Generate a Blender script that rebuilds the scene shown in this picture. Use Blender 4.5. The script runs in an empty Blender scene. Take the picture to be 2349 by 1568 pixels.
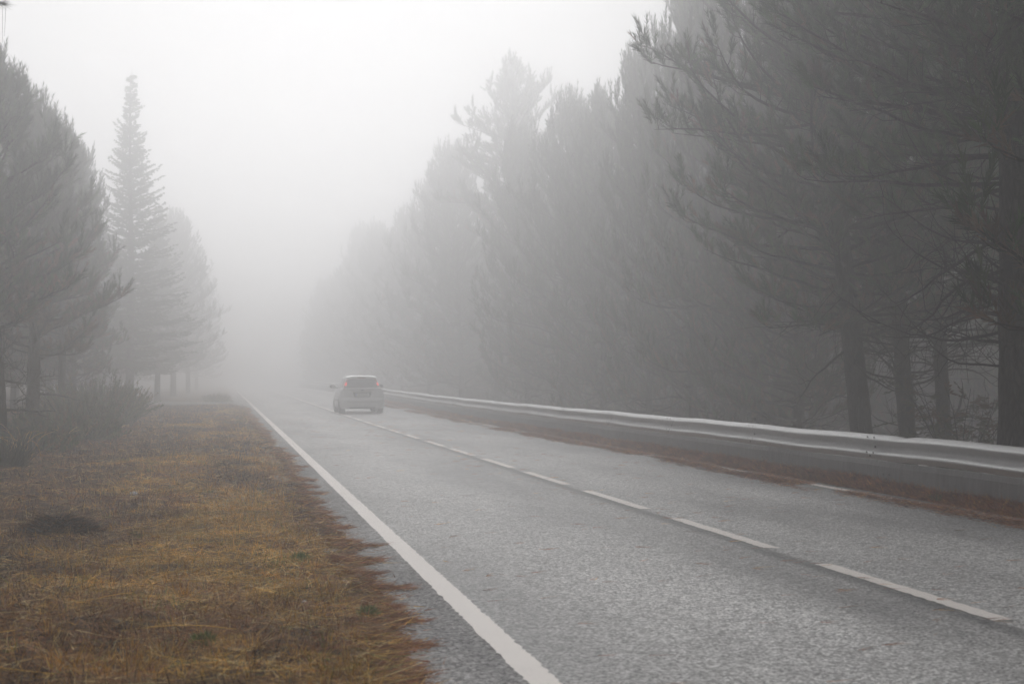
import bpy, bmesh, math, random
import numpy as np
from mathutils import Vector, Matrix

PI = math.pi
sc = bpy.context.scene
C = sc.collection
random.seed(7)

# ------------------------------------------------------------------ camera frame
H_CAM = 1.38
F = 3262.5                      # focal length in pixels of a 2349 px wide picture (50 mm lens)
TH = math.atan(662.5 / F)       # camera turned right of the road direction
CT, ST = math.cos(TH), math.sin(TH)

def at(px, zc):
    """ground position of something seen px across (2349 px picture) at depth zc"""
    xc = (px - 1174.5) / F * zc
    return xc * CT + zc * ST, -xc * ST + zc * CT

# ------------------------------------------------------------------ noise
def _hash(ix, iy, s):
    n = np.sin(ix * 127.1 + iy * 311.7 + s * 74.7) * 43758.5453
    return n - np.floor(n)

def vnoise(x, y, s=0.0):
    x = np.asarray(x, float); y = np.asarray(y, float)
    ix, iy = np.floor(x), np.floor(y)
    fx, fy = x - ix, y - iy
    fx = fx * fx * (3 - 2 * fx); fy = fy * fy * (3 - 2 * fy)
    a = _hash(ix, iy, s); b = _hash(ix + 1, iy, s)
    c = _hash(ix, iy + 1, s); d = _hash(ix + 1, iy + 1, s)
    return (a * (1 - fx) + b * fx) * (1 - fy) + (c * (1 - fx) + d * fx) * fy

def fbm(x, y, s=0.0, o=3):
    t = 0; a = .5; k = 0
    for i in range(o):
        t = t + a * vnoise(x * 2 ** i, y * 2 ** i, s + i * 3.1); k += a; a *= .5
    return t / k

# ------------------------------------------------------------------ ground shape
def smooth(a, b, v):
    t = np.clip((np.asarray(v, float) - a) / (b - a), 0, 1)
    return t * t * (3 - 2 * t)

def road_z(X, Y):
    """the road tips up to its right as it goes away"""
    return np.maximum(np.asarray(X, float) - 1.43, 0) * .045 * smooth(36, 100, Y) * np.clip((np.asarray(Y, float)) / 200 + .6, .6, 1.2)

def edge_x(Y):
    Y = np.asarray(Y, float)
    return 1.02 + .18 * (fbm(Y * .35, 0 * Y + 3.3, 1) - .5) - .16 * smooth(9, 5, Y) + .16 * (vnoise(Y * 3.1, 0 * Y, 5) - .5) + .1 * (vnoise(Y * 9.0, 0 * Y, 8) - .5)

def land_z(X, Y):
    X = np.asarray(X, float); Y = np.asarray(Y, float)
    z = road_z(np.minimum(X, 8.4), Y) - .03
    left = smooth(1.1, .3, X)
    z = z + left * (.055 + .10 * (fbm(X * .8, Y * .5, 11) - .4) + .03 * (fbm(X * 4, Y * 4, 12) - .5))
    z = z + smooth(-2.2, -5, X) * (.12 + .18 * (fbm(X * .5, Y * .3, 15) - .4))
    z = z - smooth(8.2, 20, X) * 3.2 - smooth(20, 60, X) * 2
    return z

# ------------------------------------------------------------------ mesh builder
class MB:
    def __init__(s):
        s.v = []; s.nv = 0; s.loops = []; s.tot = []; s.mat = []; s.col = []; s.tq = {}; s.sh = []
    def add(s, verts, faces, mat=0, col=None):
        """verts (n,3); faces (m,k) index array"""
        verts = np.asarray(verts, np.float32).reshape(-1, 3)
        faces = np.asarray(faces, np.int32)
        if faces.size == 0: return
        s.v.append(verts)
        s.loops.append((faces + s.nv).ravel())
        s.tot.append(np.full(len(faces), faces.shape[1], np.int32))
        s.mat.append(np.full(len(faces), mat, np.int32) if np.isscalar(mat) else np.asarray(mat, np.int32))
        if col is None: col = np.ones((len(verts), 3), np.float32)
        col = np.asarray(col, np.float32)
        if col.ndim == 1: col = np.tile(col, (len(verts), 1))
        s.col.append(col)
        s.nv += len(verts)
    def mesh(s, name, mats, smooth_=False, use_col=False):
        s.flush()
        me = bpy.data.meshes.new(name)
        v = np.concatenate(s.v); l = np.concatenate(s.loops); t = np.concatenate(s.tot)
        me.vertices.add(len(v)); me.vertices.foreach_set('co', v.ravel())
        me.loops.add(len(l)); me.loops.foreach_set('vertex_index', l)
        me.polygons.add(len(t))
        st = np.concatenate([[0], np.cumsum(t)[:-1]]).astype(np.int32)
        me.polygons.foreach_set('loop_start', st)
        me.polygons.foreach_set('loop_total', t)
        me.polygons.foreach_set('material_index', np.concatenate(s.mat))
        me.polygons.foreach_set('use_smooth', np.full(len(t), smooth_))
        for m in (mats if isinstance(mats, (list, tuple)) else [mats]): me.materials.append(m)
        if use_col:
            a = me.color_attributes.new('tint', 'FLOAT_COLOR', 'POINT')
            c = np.concatenate([np.concatenate(s.col), np.ones((len(v), 1), np.float32)], 1)
            a.data.foreach_set('color', c.ravel().astype(np.float32))
        me.update(); me.validate()
        return me
    def build(s, name, mats, parent=None, **k):
        o = bpy.data.objects.new(name, s.mesh(name, mats, **k)); C.objects.link(o)
        if parent is not None: o.parent = parent
        return o
    # shapes
    def tube(s, pts, rad, n=5, mat=0, col=None, cap=False, lump=0.0):
        pts = np.asarray(pts, float); rad = np.asarray(rad, float)
        d = np.gradient(pts, axis=0); d /= (np.linalg.norm(d, axis=1)[:, None] + 1e-9)
        ref = np.array([0, 0, 1.0]) if abs(d[0, 2]) < .8 else np.array([0, 1.0, 0])
        a = np.cross(d, ref); a /= (np.linalg.norm(a, axis=1)[:, None] + 1e-9)
        b = np.cross(d, a)
        th = np.linspace(0, 2 * PI, n, endpoint=False)
        r = rad[:, None] * np.ones(n)
        if lump: r = r * (1 + lump * (np.random.rand(*r.shape) - .5) * 2)
        ring = pts[:, None, :] + r[:, :, None] * (a[:, None, :] * np.cos(th)[None, :, None] + b[:, None, :] * np.sin(th)[None, :, None])
        m = len(pts); idx = np.arange(m * n).reshape(m, n)
        q = np.stack([idx[:-1], np.roll(idx[:-1], -1, 1), np.roll(idx[1:], -1, 1), idx[1:]], -1).reshape(-1, 4)
        s.add(ring.reshape(-1, 3), q, mat, col)
        if cap:
            for e in (0, m - 1):
                vv = np.vstack([ring[e], pts[e]]); k = np.arange(n)
                s.add(vv, np.stack([k, (k + 1) % n, np.full(n, n)], 1), mat, col)
    def twig(s, pts, rad, n=3, mat=0, col=(1, 1, 1)):
        s.tq.setdefault((len(pts), n, mat), []).append((np.asarray(pts, float), np.asarray(rad, float), np.asarray(col, float)))
    def flush(s):
        for (m, n, mat), L in s.tq.items():
            P = np.array([a[0] for a in L]); R = np.array([a[1] for a in L]); c = np.array([a[2] for a in L]); k = len(L)
            d = np.gradient(P, axis=1); d /= np.linalg.norm(d, axis=2)[..., None] + 1e-9
            ref = np.where(np.abs(d[:, :1, 2:3]) < .8, np.array([[[0, 0, 1.0]]]), np.array([[[0, 1.0, 0]]]))
            a = np.cross(d, np.broadcast_to(ref, d.shape)); a /= np.linalg.norm(a, axis=2)[..., None] + 1e-9; b = np.cross(d, a)
            th = np.linspace(0, 2 * PI, n, endpoint=False)
            ring = P[:, :, None] + R[:, :, None, None] * (a[:, :, None] * np.cos(th)[None, None, :, None] + b[:, :, None] * np.sin(th)[None, None, :, None])
            idx = np.arange(k * m * n).reshape(k, m, n)
            q = np.stack([idx[:, :-1], np.roll(idx[:, :-1], -1, 2), np.roll(idx[:, 1:], -1, 2), idx[:, 1:]], -1).reshape(-1, 4)
            s.add(ring.reshape(-1, 3), q, mat, np.repeat(c, m * n, 0))
        s.tq = {}
        if s.sh:
            N = np.array([a[3] for a in s.sh]); i = np.repeat(np.arange(len(N)), N); t = len(i)
            p = np.array([a[0] for a in s.sh])[i]; d = np.array([a[1] for a in s.sh]); L = np.array([a[2] for a in s.sh])[i]
            nl = np.array([a[4] for a in s.sh])[i]; nw = np.array([a[5] for a in s.sh])[i]; c = np.array([a[6] for a in s.sh])[i]
            ref = np.cross(d, np.where(np.abs(d[:, 2:3]) < .9, np.array([[.3, .2, 1.0]]), np.array([[1.0, 0, 0]]))); ref /= np.linalg.norm(ref, axis=1)[:, None]
            b = np.cross(d, ref)[i]; ref = ref[i]; d = d[i]
            f = np.random.rand(t) ** .8; a = np.random.rand(t) * 2 * PI
            rad = np.cos(a)[:, None] * ref + np.sin(a)[:, None] * b
            spread = (.85 - .45 * f + .12 * np.random.normal(size=t))[:, None]
            dd = d + rad * spread; dd /= np.linalg.norm(dd, axis=1)[:, None]
            s.sh = []
            blades(s, p + d * (f * L)[:, None], dd, nl * (.75 + .4 * np.random.rand(t)), nw, c * (.8 + .45 * np.random.rand(t))[:, None])
    def box(s, c, sz, mat=0, rot=None, col=None):
        p = np.array([[x, y, z] for x in (-.5, .5) for y in (-.5, .5) for z in (-.5, .5)]) * np.array(sz)
        if rot is not None: p = p @ np.array(rot).T
        s.add(p + np.array(c), [[0, 1, 3, 2], [4, 6, 7, 5], [0, 4, 5, 1], [2, 3, 7, 6], [0, 2, 6, 4], [1, 5, 7, 3]], mat, col)
    def grid(s, P, mat=0, col=None, close_u=False):
        """P (a,b,3)"""
        P = np.asarray(P, float); a, b = P.shape[:2]
        idx = np.arange(a * b).reshape(a, b)
        q = np.stack([idx[:-1, :-1], idx[:-1, 1:], idx[1:, 1:], idx[1:, :-1]], -1).reshape(-1, 4)
        s.add(P.reshape(-1, 3), q, mat, None if col is None else np.asarray(col).reshape(-1, 3))

def blades(mb, base, direc, length, width, col, mat=0, side=None, bend=0.0):
    """many thin triangles; base (n,3), direc (n,3) unit, length (n), width (n), col (n,3)"""
    n = len(base)
    if side is None:
        rnd = np.random.normal(size=(n, 3)); side = np.cross(direc, rnd)
    side = side / (np.linalg.norm(side, axis=1)[:, None] + 1e-9)
    w = side * (np.asarray(width) * .5)[:, None]
    tip = base + direc * np.asarray(length)[:, None]
    if bend: tip = tip + np.random.normal(size=(n, 3)) * np.asarray(length)[:, None] * bend
    v = np.stack([base - w, base + w, tip], 1).reshape(-1, 3)
    mb.add(v, np.arange(3 * n).reshape(n, 3), mat, np.repeat(col, 3, 0))

# ------------------------------------------------------------------ properties
def tag(o, label=None, cat=None, group=None, kind=None):
    if label: o['label'] = label
    if cat: o['category'] = cat
    if group: o['group'] = group
    if kind: o['kind'] = kind
    return o

def empty(name, loc, rz=0.0, scale=1.0, tilt=None):
    o = bpy.data.objects.new(name, None); C.objects.link(o)
    o.empty_display_size = .3
    o.location = loc; o.rotation_euler = (tilt[0] if tilt else 0, tilt[1] if tilt else 0, rz)
    o.scale = (scale, scale, scale) if np.isscalar(scale) else scale
    return o

# ------------------------------------------------------------------ materials
def mat(name, col=(.5, .5, .5), rough=.6, metal=0.0, spec=.5):
    m = bpy.data.materials.new(name); m.use_nodes = True
    b = m.node_tree.nodes['Principled BSDF']
    b.inputs['Base Color'].default_value = (*col, 1)
    b.inputs['Roughness'].default_value = rough
    b.inputs['Metallic'].default_value = metal
    b.inputs['Specular IOR Level'].default_value = spec
    return m

class NT:
    def __init__(s, m): s.t = m.node_tree; s.b = s.t.nodes.get('Principled BSDF')
    def n(s, typ, **k):
        x = s.t.nodes.new(typ)
        for a, v in k.items():
            if a.startswith('i_'):
                key = a[2:]
                key = int(key) if key.isdigit() else key.replace('_', ' ')
                x.inputs[key].default_value = v
            else: setattr(x, a, v)
        return x
    def l(s, a, b): s.t.links.new(a, b)
    def coord(s, scale=(1, 1, 1), kind='Object'):
        tc = s.n('ShaderNodeTexCoord'); mp = s.n('ShaderNodeMapping'); mp.inputs['Scale'].default_value = scale
        s.l(tc.outputs[kind], mp.inputs[0]); return mp.outputs[0]
    def noise(s, vec, scale, detail=3, rough=.55):
        x = s.n('ShaderNodeTexNoise'); x.inputs['Scale'].default_value = scale
        x.inputs['Detail'].default_value = detail; x.inputs['Roughness'].default_value = rough
        s.l(vec, x.inputs['Vector']); return x.outputs['Fac']
    def ramp(s, fac, stops):
        r = s.n('ShaderNodeValToRGB'); e = r.color_ramp.elements
        while len(e) > 1: e.remove(e[-1])
        e[0].position = stops[0][0]; e[0].color = (*stops[0][1], 1)
        for p, c in stops[1:]:
            x = e.new(p); x.color = (*c, 1)
        s.l(fac, r.inputs[0]); return r.outputs[0]
    def mix(s, fac, a, b, typ='MIX'):
        x = s.n('ShaderNodeMix'); x.data_type = 'RGBA'; x.blend_type = typ
        for key, v in ((0, fac), (6, a), (7, b)):
            if isinstance(v, (int, float)): x.inputs[key].default_value = v
            elif isinstance(v, tuple): x.inputs[key].default_value = (*v, 1)
            else: s.l(v, x.inputs[key])
        return x.outputs[2]
    def math(s, op, a, b=0.0):
        x = s.n('ShaderNodeMath'); x.operation = op
        for i, v in enumerate((a, b)):
            if isinstance(v, (int, float)): x.inputs[i].default_value = v
            else: s.l(v, x.inputs[i])
        return x.outputs[0]
    def bump(s, h, strength, dist=.01):
        x = s.n('ShaderNodeBump'); x.inputs['Strength'].default_value = strength; x.inputs['Distance'].default_value = dist
        s.l(h, x.inputs['Height']); s.l(x.outputs[0], s.b.inputs['Normal'])
    def color(s, c): s.l(c, s.b.inputs['Base Color'])

# asphalt: pale worn aggregate in a darker binder
M_asph = mat('asphalt', rough=.62, spec=.45); t = NT(M_asph)
v = t.coord()
big = t.noise(t.coord((.9, .22, 1)), .8, 3)
agg = t.n('ShaderNodeTexVoronoi', feature='F1'); agg.inputs['Scale'].default_value = 70; t.l(v, agg.inputs['Vector'])
aggc = t.n('ShaderNodeSeparateColor'); t.l(agg.outputs['Color'], aggc.inputs[0])
fine = t.noise(v, 110, 2, .7)
sp = t.math('ADD', t.math('MULTIPLY', aggc.outputs[0], .55), t.math('MULTIPLY', fine, .5))
base = t.ramp(sp, [(.18, (.08, .078, .078)), (.36, (.26, .255, .253)), (.58, (.55, .54, .535)), (.85, (1.0, .985, .975))])
mott = t.ramp(t.noise(v, 9, 3), [(.3, (.82, .82, .82)), (.7, (1.12, 1.12, 1.12))])
bigc = t.ramp(big, [(.3, (.55, .55, .56)), (.5, (.92, .92, .92)), (.7, (1.18, 1.18, 1.18))])
c1 = t.mix(1.0, base, mott, 'MULTIPLY'); c1 = t.mix(1.0, c1, bigc, 'MULTIPLY')
# bands across the road: outer shoulder dark, left lane a shade darker than the right, open joint beside the dashes
sx = t.n('ShaderNodeSeparateXYZ'); t.l(v, sx.inputs[0])
wob = t.math('ADD', sx.outputs[0], t.math('MULTIPLY', t.math('SUBTRACT', t.noise(v, 2.2, 3), .5), .06))
band = t.ramp(t.math('DIVIDE', wob, 10.0), [(0.0, (.74, .74, .74)), (.128, (.76, .76, .77)), (.15, (.80, .80, .80)), (.2, (.98, .98, .98)), (.28, (1.12, 1.12, 1.12)),
                                            (.36, (.95, .95, .95)), (.412, (.82, .82, .82)), (.421, (.40, .40, .41)), (.4290, (.40, .40, .41)), (.4325, (.95, .95, .95)), (.5, (1.0, 1, 1)), (.62, (1.05, 1.05, 1.05)),
                                            (.68, (.72, .72, .73)), (.8, (.6, .6, .6))])
c1 = t.mix(1.0, c1, band, 'MULTIPLY')
t.color(c1)
t.bump(sp, .4, .004)
rr = t.ramp(big, [(.3, (.52, .52, .52)), (.7, (.68, .68, .68))]); rr = t.mix(t.ramp(t.math('DIVIDE', wob, 10.0), [(.13, (1, 1, 1)), (.15, (0, 0, 0))]), rr, (.9, .9, .9)); t.l(rr, t.b.inputs['Roughness'])

# line paint worn through at the edges
M_paint = mat('road_paint', (.75, .72, .68), .55); t = NT(M_paint); v = t.coord()
pn = t.noise(v, 75, 3, .7); pb = t.noise(v, 4, 3)
t.color(t.mix(t.ramp(t.math('ADD', pn, t.math('MULTIPLY', pb, .35)), [(.36, (1, 1, 1)), (.55, (0, 0, 0))]), (.92, .86, .815), (.34, .33, .32)))
t.bump(pn, .3, .004)

# soil of the verges
M_soil = mat('verge_soil', rough=.95, spec=.1); t = NT(M_soil); v = t.coord()
n1 = t.noise(v, .9, 4); n2 = t.noise(v, 14, 4, .7)
sA = t.ramp(n2, [(.3, (.08, .046, .026)), (.55, (.24, .14, .06)), (.8, (.40, .25, .10))])
sB = t.ramp(n2, [(.3, (.02, .014, .011)), (.8, (.085, .052, .032))])
t.color(t.mix(t.ramp(n1, [(.42, (0, 0, 0)), (.58, (1, 1, 1))]), sA, sB)); t.bump(n2, .8, .03)

M_track = mat('track_concrete', rough=.85); t = NT(M_track); v = t.coord()
t.color(t.ramp(t.noise(v, 6, 4), [(.3, (.20, .19, .18)), (.7, (.32, .31, .30))]))

def tinted(name, rough=.7, spec=.25, trans=False, vary=.35, scale=3.0):
    m = mat(name, rough=rough, spec=spec); t = NT(m)
    a = t.n('ShaderNodeVertexColor'); a.layer_name = 'tint'
    v = t.coord(); n = t.noise(v, scale, 3)
    t.color(t.mix(1.0, a.outputs[0], t.ramp(n, [(.3, (1 - vary,) * 3), (.7, (1 + vary,) * 3)]), 'MULTIPLY'))
    return m
M_grass = tinted('dry_grass', .8, .15, scale=1.4)
M_litter = tinted('pine_needle_litter', .75, .2, scale=5)
M_needle = tinted('pine_needles', .6, .25, scale=.9)
M_fir = tinted('fir_needles', .65, .2, scale=.9)
M_leaf = tinted('shrub_leaves', .6, .3, scale=2)

M_bark = mat('pine_bark', rough=.92, spec=.15); t = NT(M_bark)
v = t.coord((1, 1, .28)); vo = t.n('ShaderNodeTexVoronoi', feature='DISTANCE_TO_EDGE'); vo.inputs['Scale'].default_value = 17; t.l(v, vo.inputs['Vector'])
cr = t.ramp(vo.outputs['Distance'], [(.0, (0, 0, 0)), (.16, (1, 1, 1))])
bc = t.ramp(t.noise(t.coord(), 7, 4), [(.3, (.026, .021, .020)), (.7, (.070, .054, .047))])
t.color(t.mix(cr, (.012, .010, .010), bc)); t.bump(vo.outputs['Distance'], .9, .05)
M_twig = mat('dead_twigs', (.030, .025, .023), .9, spec=.1)

# galvanised steel
M_steel = mat('galvanised_steel', (.6, .6, .61), .45, .35); t = NT(M_steel)
v = t.coord((1, .35, 1)); n = t.noise(v, 9, 4, .65); n3 = t.noise(t.coord((1, 1, .12)), 40, 2)
t.color(t.mix(.35, t.ramp(n, [(.3, (.46, .462, .47)), (.7, (.62, .62, .625))]), t.ramp(n3, [(.3, (.42, .42, .425)), (.7, (.64, .64, .64))])))
t.l(t.ramp(n, [(.3, (.42, .42, .42)), (.7, (.56, .56, .56))]), t.b.inputs['Roughness'])
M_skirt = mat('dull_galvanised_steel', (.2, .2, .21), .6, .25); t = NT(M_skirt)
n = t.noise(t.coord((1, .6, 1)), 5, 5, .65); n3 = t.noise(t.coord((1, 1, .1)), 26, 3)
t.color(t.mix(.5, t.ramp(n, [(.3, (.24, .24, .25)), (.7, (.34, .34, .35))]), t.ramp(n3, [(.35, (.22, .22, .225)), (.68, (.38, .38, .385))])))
M_bolt = mat('dark_bolt_steel', (.05, .05, .055), .7, .3)  # near-black steel of the bolt heads

# car
M_carpaint = mat('silver_car_paint', (.8, .8, .81), .38, .15); NT(M_carpaint).b.inputs['Coat Weight'].default_value = .6
t = NT(M_carpaint); t.color(t.ramp(t.noise(t.coord(), 3, 3), [(.3, (.56, .56, .57)), (.7, (.64, .64, .65))]))
M_glass = mat('dark_car_glass', (.10, .10, .115), .12, 0, .6)
M_trim = mat('black_trim', (.025, .025, .025), .6)
M_tyre = mat('tyre_rubber', (.02, .02, .02), .8)
M_rim = mat('alloy_rim', (.4, .4, .4), .35, .8)
M_tail = mat('tail_lamp_red', (.22, .05, .05), .2)
M_tailon = mat('tail_lamp_lit', (.6, .03, .02), .2); b = NT(M_tailon).b
b.inputs['Emission Color'].default_value = (1, .04, .02, 1); b.inputs['Emission Strength'].default_value = 1.3
M_plate = mat('number_plate', (.62, .62, .60), .4)
M_plateink = mat('plate_ink', (.02, .02, .02), .5)
M_blue = mat('plate_blue_band', (.03, .06, .30), .4)
M_chrome = mat('chrome', (.5, .5, .5), .12, 1)
M_badge = mat('dark_blue_badge', (.03, .05, .16), .25, .2)
M_paper = mat('white_paper', (.75, .75, .76), .7)

# ------------------------------------------------------------------ ground sheets
def sheet(name, xs, ys, zf, m, dz=0.0):
    X, Y = np.meshgrid(xs, ys, indexing='ij')
    mb = MB(); mb.grid(np.stack([X, Y, zf(X, Y) + dz], -1)[:, ::-1])
    return tag(mb.build(name, m, smooth_=True), kind='structure')

xs = np.concatenate([[-900, -400, -200, -90, -60, -45, -34, -26], np.linspace(-20, 1.6, 90), [3, 5, 7], np.linspace(8, 20, 24), np.linspace(21, 60, 24), [90, 150, 400, 900]])
ys = np.concatenate([[-400, -100, -40, -15, -5], np.linspace(0, 30, 120), np.linspace(30.7, 170, 180), [200, 250, 320, 450, 900]])
ground = sheet('ground', xs, ys, lambda X, Y: land_z(X, Y) - .02 - .12 * smooth(.9, 1.3, X) * smooth(8.7, 8.0, X), M_soil)
# verge sheet with its ragged edge lapping over the asphalt
yv = np.concatenate([np.linspace(-6, 30, 900), np.linspace(30.05, 69, 600)])
ex = edge_x(yv)
cols = [ex, ex - .03, ex - .09, ex - .2, ex - .35]
for k in range(1, 26): cols.append(ex - .35 - k * .26)
Xv = np.stack(cols, 0); Yv = np.tile(yv, (len(cols), 1))
Zv = land_z(Xv, Yv) + .012; Zv[0] = .0; Zv[1] = np.maximum(.012, Zv[1]); Zv[2] = np.maximum(.022, Zv[2])
mb = MB(); mb.grid(np.stack([Xv, Yv, Zv], -1)); verge = tag(mb.build('verge', M_soil, smooth_=True), kind='structure')

xr = np.concatenate([[.55, .8, 1.0, 1.2, 1.43], np.linspace(1.8, 8.35, 22)])
yr = np.concatenate([[-60, -20, -5], np.linspace(0, 160, 161), [200, 300, 500, 900]])
road = sheet('road', xr, yr, lambda X, Y: road_z(X, Y) * 1.0, M_asph, 0.0)
X0 = np.array([-30, -12, -6, -2, 0, .54]); Y0 = np.array([69.5, 70.5, 73, 76, 79, 80.5])
track = sheet('side_track', X0, Y0, lambda X, Y: 0 * X + np.maximum(land_z(X, Y), -.02) + .03, M_track)

def stripe(name, x0, x1, y0, y1, dz=.004, step=.05, ragged=.009, step_far=None):
    n = max(3, int((y1 - y0) / step)); y = np.linspace(y0, y1, n)
    a = x0 + (np.random.rand(n) - .5) * ragged * 2; b = x1 + (np.random.rand(n) - .5) * ragged * 2
    mid = np.stack([a, (a + b) / 2, b], 0); Y = np.tile(y, (3, 1))
    Y[:, 0] += (np.random.rand(3) - .5) * .02; Y[:, -1] += (np.random.rand(3) - .5) * .02
    mb = MB(); mb.grid(np.stack([mid, Y, road_z(mid, Y) + dz], -1)[::-1])
    return tag(mb.build(name, M_paint), kind='structure')
np.random.seed(3)
stripe('edge_line', 1.355, 1.505, -5, 150, step=.04)
stripe('shoulder_line', 7.42, 7.56, -5, 150, step=.1)
# centre dashes 2.5 m long, 1 m apart: their depths are read off the photograph
zc0 = 4504 / 554.0
y_first = (zc0 - 4.36 * ST) / CT
for k in range(-3, 40):
    y0 = y_first + 3.5 * k
    if k == 6: pass
    stripe('centre_dash', 4.295, 4.425, y0, y0 + 2.5, step=.04)

# ------------------------------------------------------------------ verge grass, straw, litter
np.random.seed(21)
def rnd(n, a, b): return a + (b - a) * np.random.rand(n)
PAL = {'gold': (.82, .51, .12), 'straw': (.92, .74, .38), 'brown': (.42, .22, .095), 'red': (.34, .135, .07), 'dark': (.055, .035, .027), 'green': (.22, .30, .08)}
def pick(n, names, probs):
    P = np.array([PAL[k] for k in names]); i = np.random.choice(len(names), n, p=np.array(probs) / sum(probs))
    return P[i] * rnd(n, .7, 1.35)[:, None]

def scatter(n, x0, x1, y0, y1):
    y = y0 + (y1 - y0) * np.random.rand(n); x = rnd(n, x0, x1)
    return x, y
mb = MB()
bands = [(3.5, 9, 130000, .8), (9, 15, 90000, 1.0), (15, 25, 60000, 1.5), (25, 42, 46000, 2.3), (42, 70, 34000, 3.6)]
for (y0, y1, n, wf) in bands:
    x, y = scatter(n, -7.5, 1.15, y0, y1)
    left_lim = (0 - 1174.5) / F * (y * CT) * CT + y * ST * CT - 1.6     # a little more than the picture sees
    keep = (x < edge_x(y) - .01) & (x > np.maximum(-7.5, -.42 * y - 1.5))
    x, y = x[keep], y[keep]; n = len(x)
    z = land_z(x, y) + .012
    # where the turf is golden and where it is dark mown litter
    g = fbm(x * .55 + 4, y * .30, 31); g2 = fbm(x * 2.2, y * 1.4, 33)
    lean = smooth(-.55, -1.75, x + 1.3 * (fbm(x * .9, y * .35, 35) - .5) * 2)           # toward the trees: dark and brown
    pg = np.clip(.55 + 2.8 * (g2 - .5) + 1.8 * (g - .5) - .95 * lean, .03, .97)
    near_edge = smooth(.75, .0, edge_x(y) - x)
    gold = pick(n, ['gold', 'straw', 'brown', 'green'], [.58, .14, .22, .06])
    brown = pick(n, ['brown', 'red', 'dark', 'straw'], [.42, .24, .26, .08])
    red = pick(n, ['red', 'brown', 'gold', 'green'], [.5, .26, .12, .12])
    dark = pick(n, ['dark', 'brown', 'straw', 'gold'], [.62, .28, .05, .05])
    col = np.where((np.random.rand(n) < pg)[:, None], gold, brown)
    col = np.where((np.random.rand(n) < near_edge * .55)[:, None], red, col)
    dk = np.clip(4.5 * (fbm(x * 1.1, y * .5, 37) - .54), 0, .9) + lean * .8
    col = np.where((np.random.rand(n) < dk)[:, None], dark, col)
    # upright wisps in clumps, the rest combed flat
    up = (np.random.rand(n) < .30 + .5 * (fbm(x * 3, y * 3, 41) - .5)) & (near_edge < .8)
    az = np.where(up, rnd(n, 0, 2 * PI), rnd(n, -1.25, 1.25) + np.where(np.random.rand(n) < .5, 0, PI))
    el = np.where(up, rnd(n, .5, 1.4), rnd(n, -.02, .28))
    L = np.where(up, rnd(n, .04, .13), rnd(n, .08, .22)) * (1 + .25 * (wf - 1) * .5)
    d = np.stack([np.cos(az) * np.cos(el), np.sin(az) * np.cos(el), np.sin(el)], 1)
    W = np.where(up, rnd(n, .004, .007), rnd(n, .003, .006)) * wf
    side = np.cross(d, np.tile([[0, 0, 1.0]], (n, 1))) + np.random.normal(size=(n, 3)) * .35
    blades(mb, np.stack([x, y, z + np.where(up, 0, rnd(n, .0, .03))], 1), d, L, W, col, side=side, bend=.06)
for k in range(1500):                     # standing dry tufts and a few green sprouts
    y = 4.3 + 45 * random.random() ** 1.8; x = random.uniform(max(-7, -.42 * y - 1), .8)
    if x > float(edge_x(y)) - .12: continue
    gg = float(fbm(x * .55 + 4, y * .30, 31)); dd_ = float(fbm(x * 1.1, y * .5, 37))
    if x < -1.2 and random.random() < .75: continue
    if dd_ > .6 and random.random() < .85: continue
    n = random.randint(14, 46); R_ = random.uniform(.02, .07); sc1 = max(1, y / 16)
    a = rnd(n, 0, 2 * PI); r = np.sqrt(np.random.rand(n)) * R_
    el = rnd(n, .45, 1.45); az = a + np.random.normal(0, .6, n)
    bx, by = x + r * np.cos(a), y + r * np.sin(a)
    c_ = pick(n, ['gold', 'straw', 'brown'], [.7, .2, .2]) if random.random() > .09 else pick(n, ['green', 'gold'], [.85, .15])
    blades(mb, np.stack([bx, by, land_z(bx, by) + .008], 1), np.stack([np.cos(az) * np.cos(el), np.sin(az) * np.cos(el), np.sin(el)], 1), rnd(n, .04, .12) * random.uniform(.7, 1.3), np.full(n, .0042 * sc1), c_ * random.uniform(.75, 1.2), bend=.08)
tag(mb.build('verge_grass', M_grass, use_col=True), 'mown dry golden and brown grass on the left roadside verge', 'grass', kind='stuff')

# long pale stalks
mb = MB()
for k in range(110):
    y = 5 + 35 * random.random() ** 1.7; x = random.uniform(max(-6, -.38 * y), .9)
    if x > edge_x(y) - .1: continue
    L = random.uniform(.25, .75); az = random.uniform(-.6, .6)
    z = float(land_z(x, y)) + .045
    p = [(x + L * s * math.cos(az), y + L * s * math.sin(az), z + .03 * math.sin(s * 3 + k)) for s in np.linspace(0, 1, 5)]
    p = [q for q in p if q[0] < edge_x(q[1]) + .05]
    if len(p) > 2: mb.tube(p, [.0017] * len(p), 3, 0, np.array(random.choice([PAL['straw'], PAL['straw'], PAL['gold']])) * random.uniform(.8, 1.3))
tag(mb.build('straw_stalks', M_grass, use_col=True), 'long pale dry stalks lying flat across the mown verge', 'straw', kind='stuff')

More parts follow.
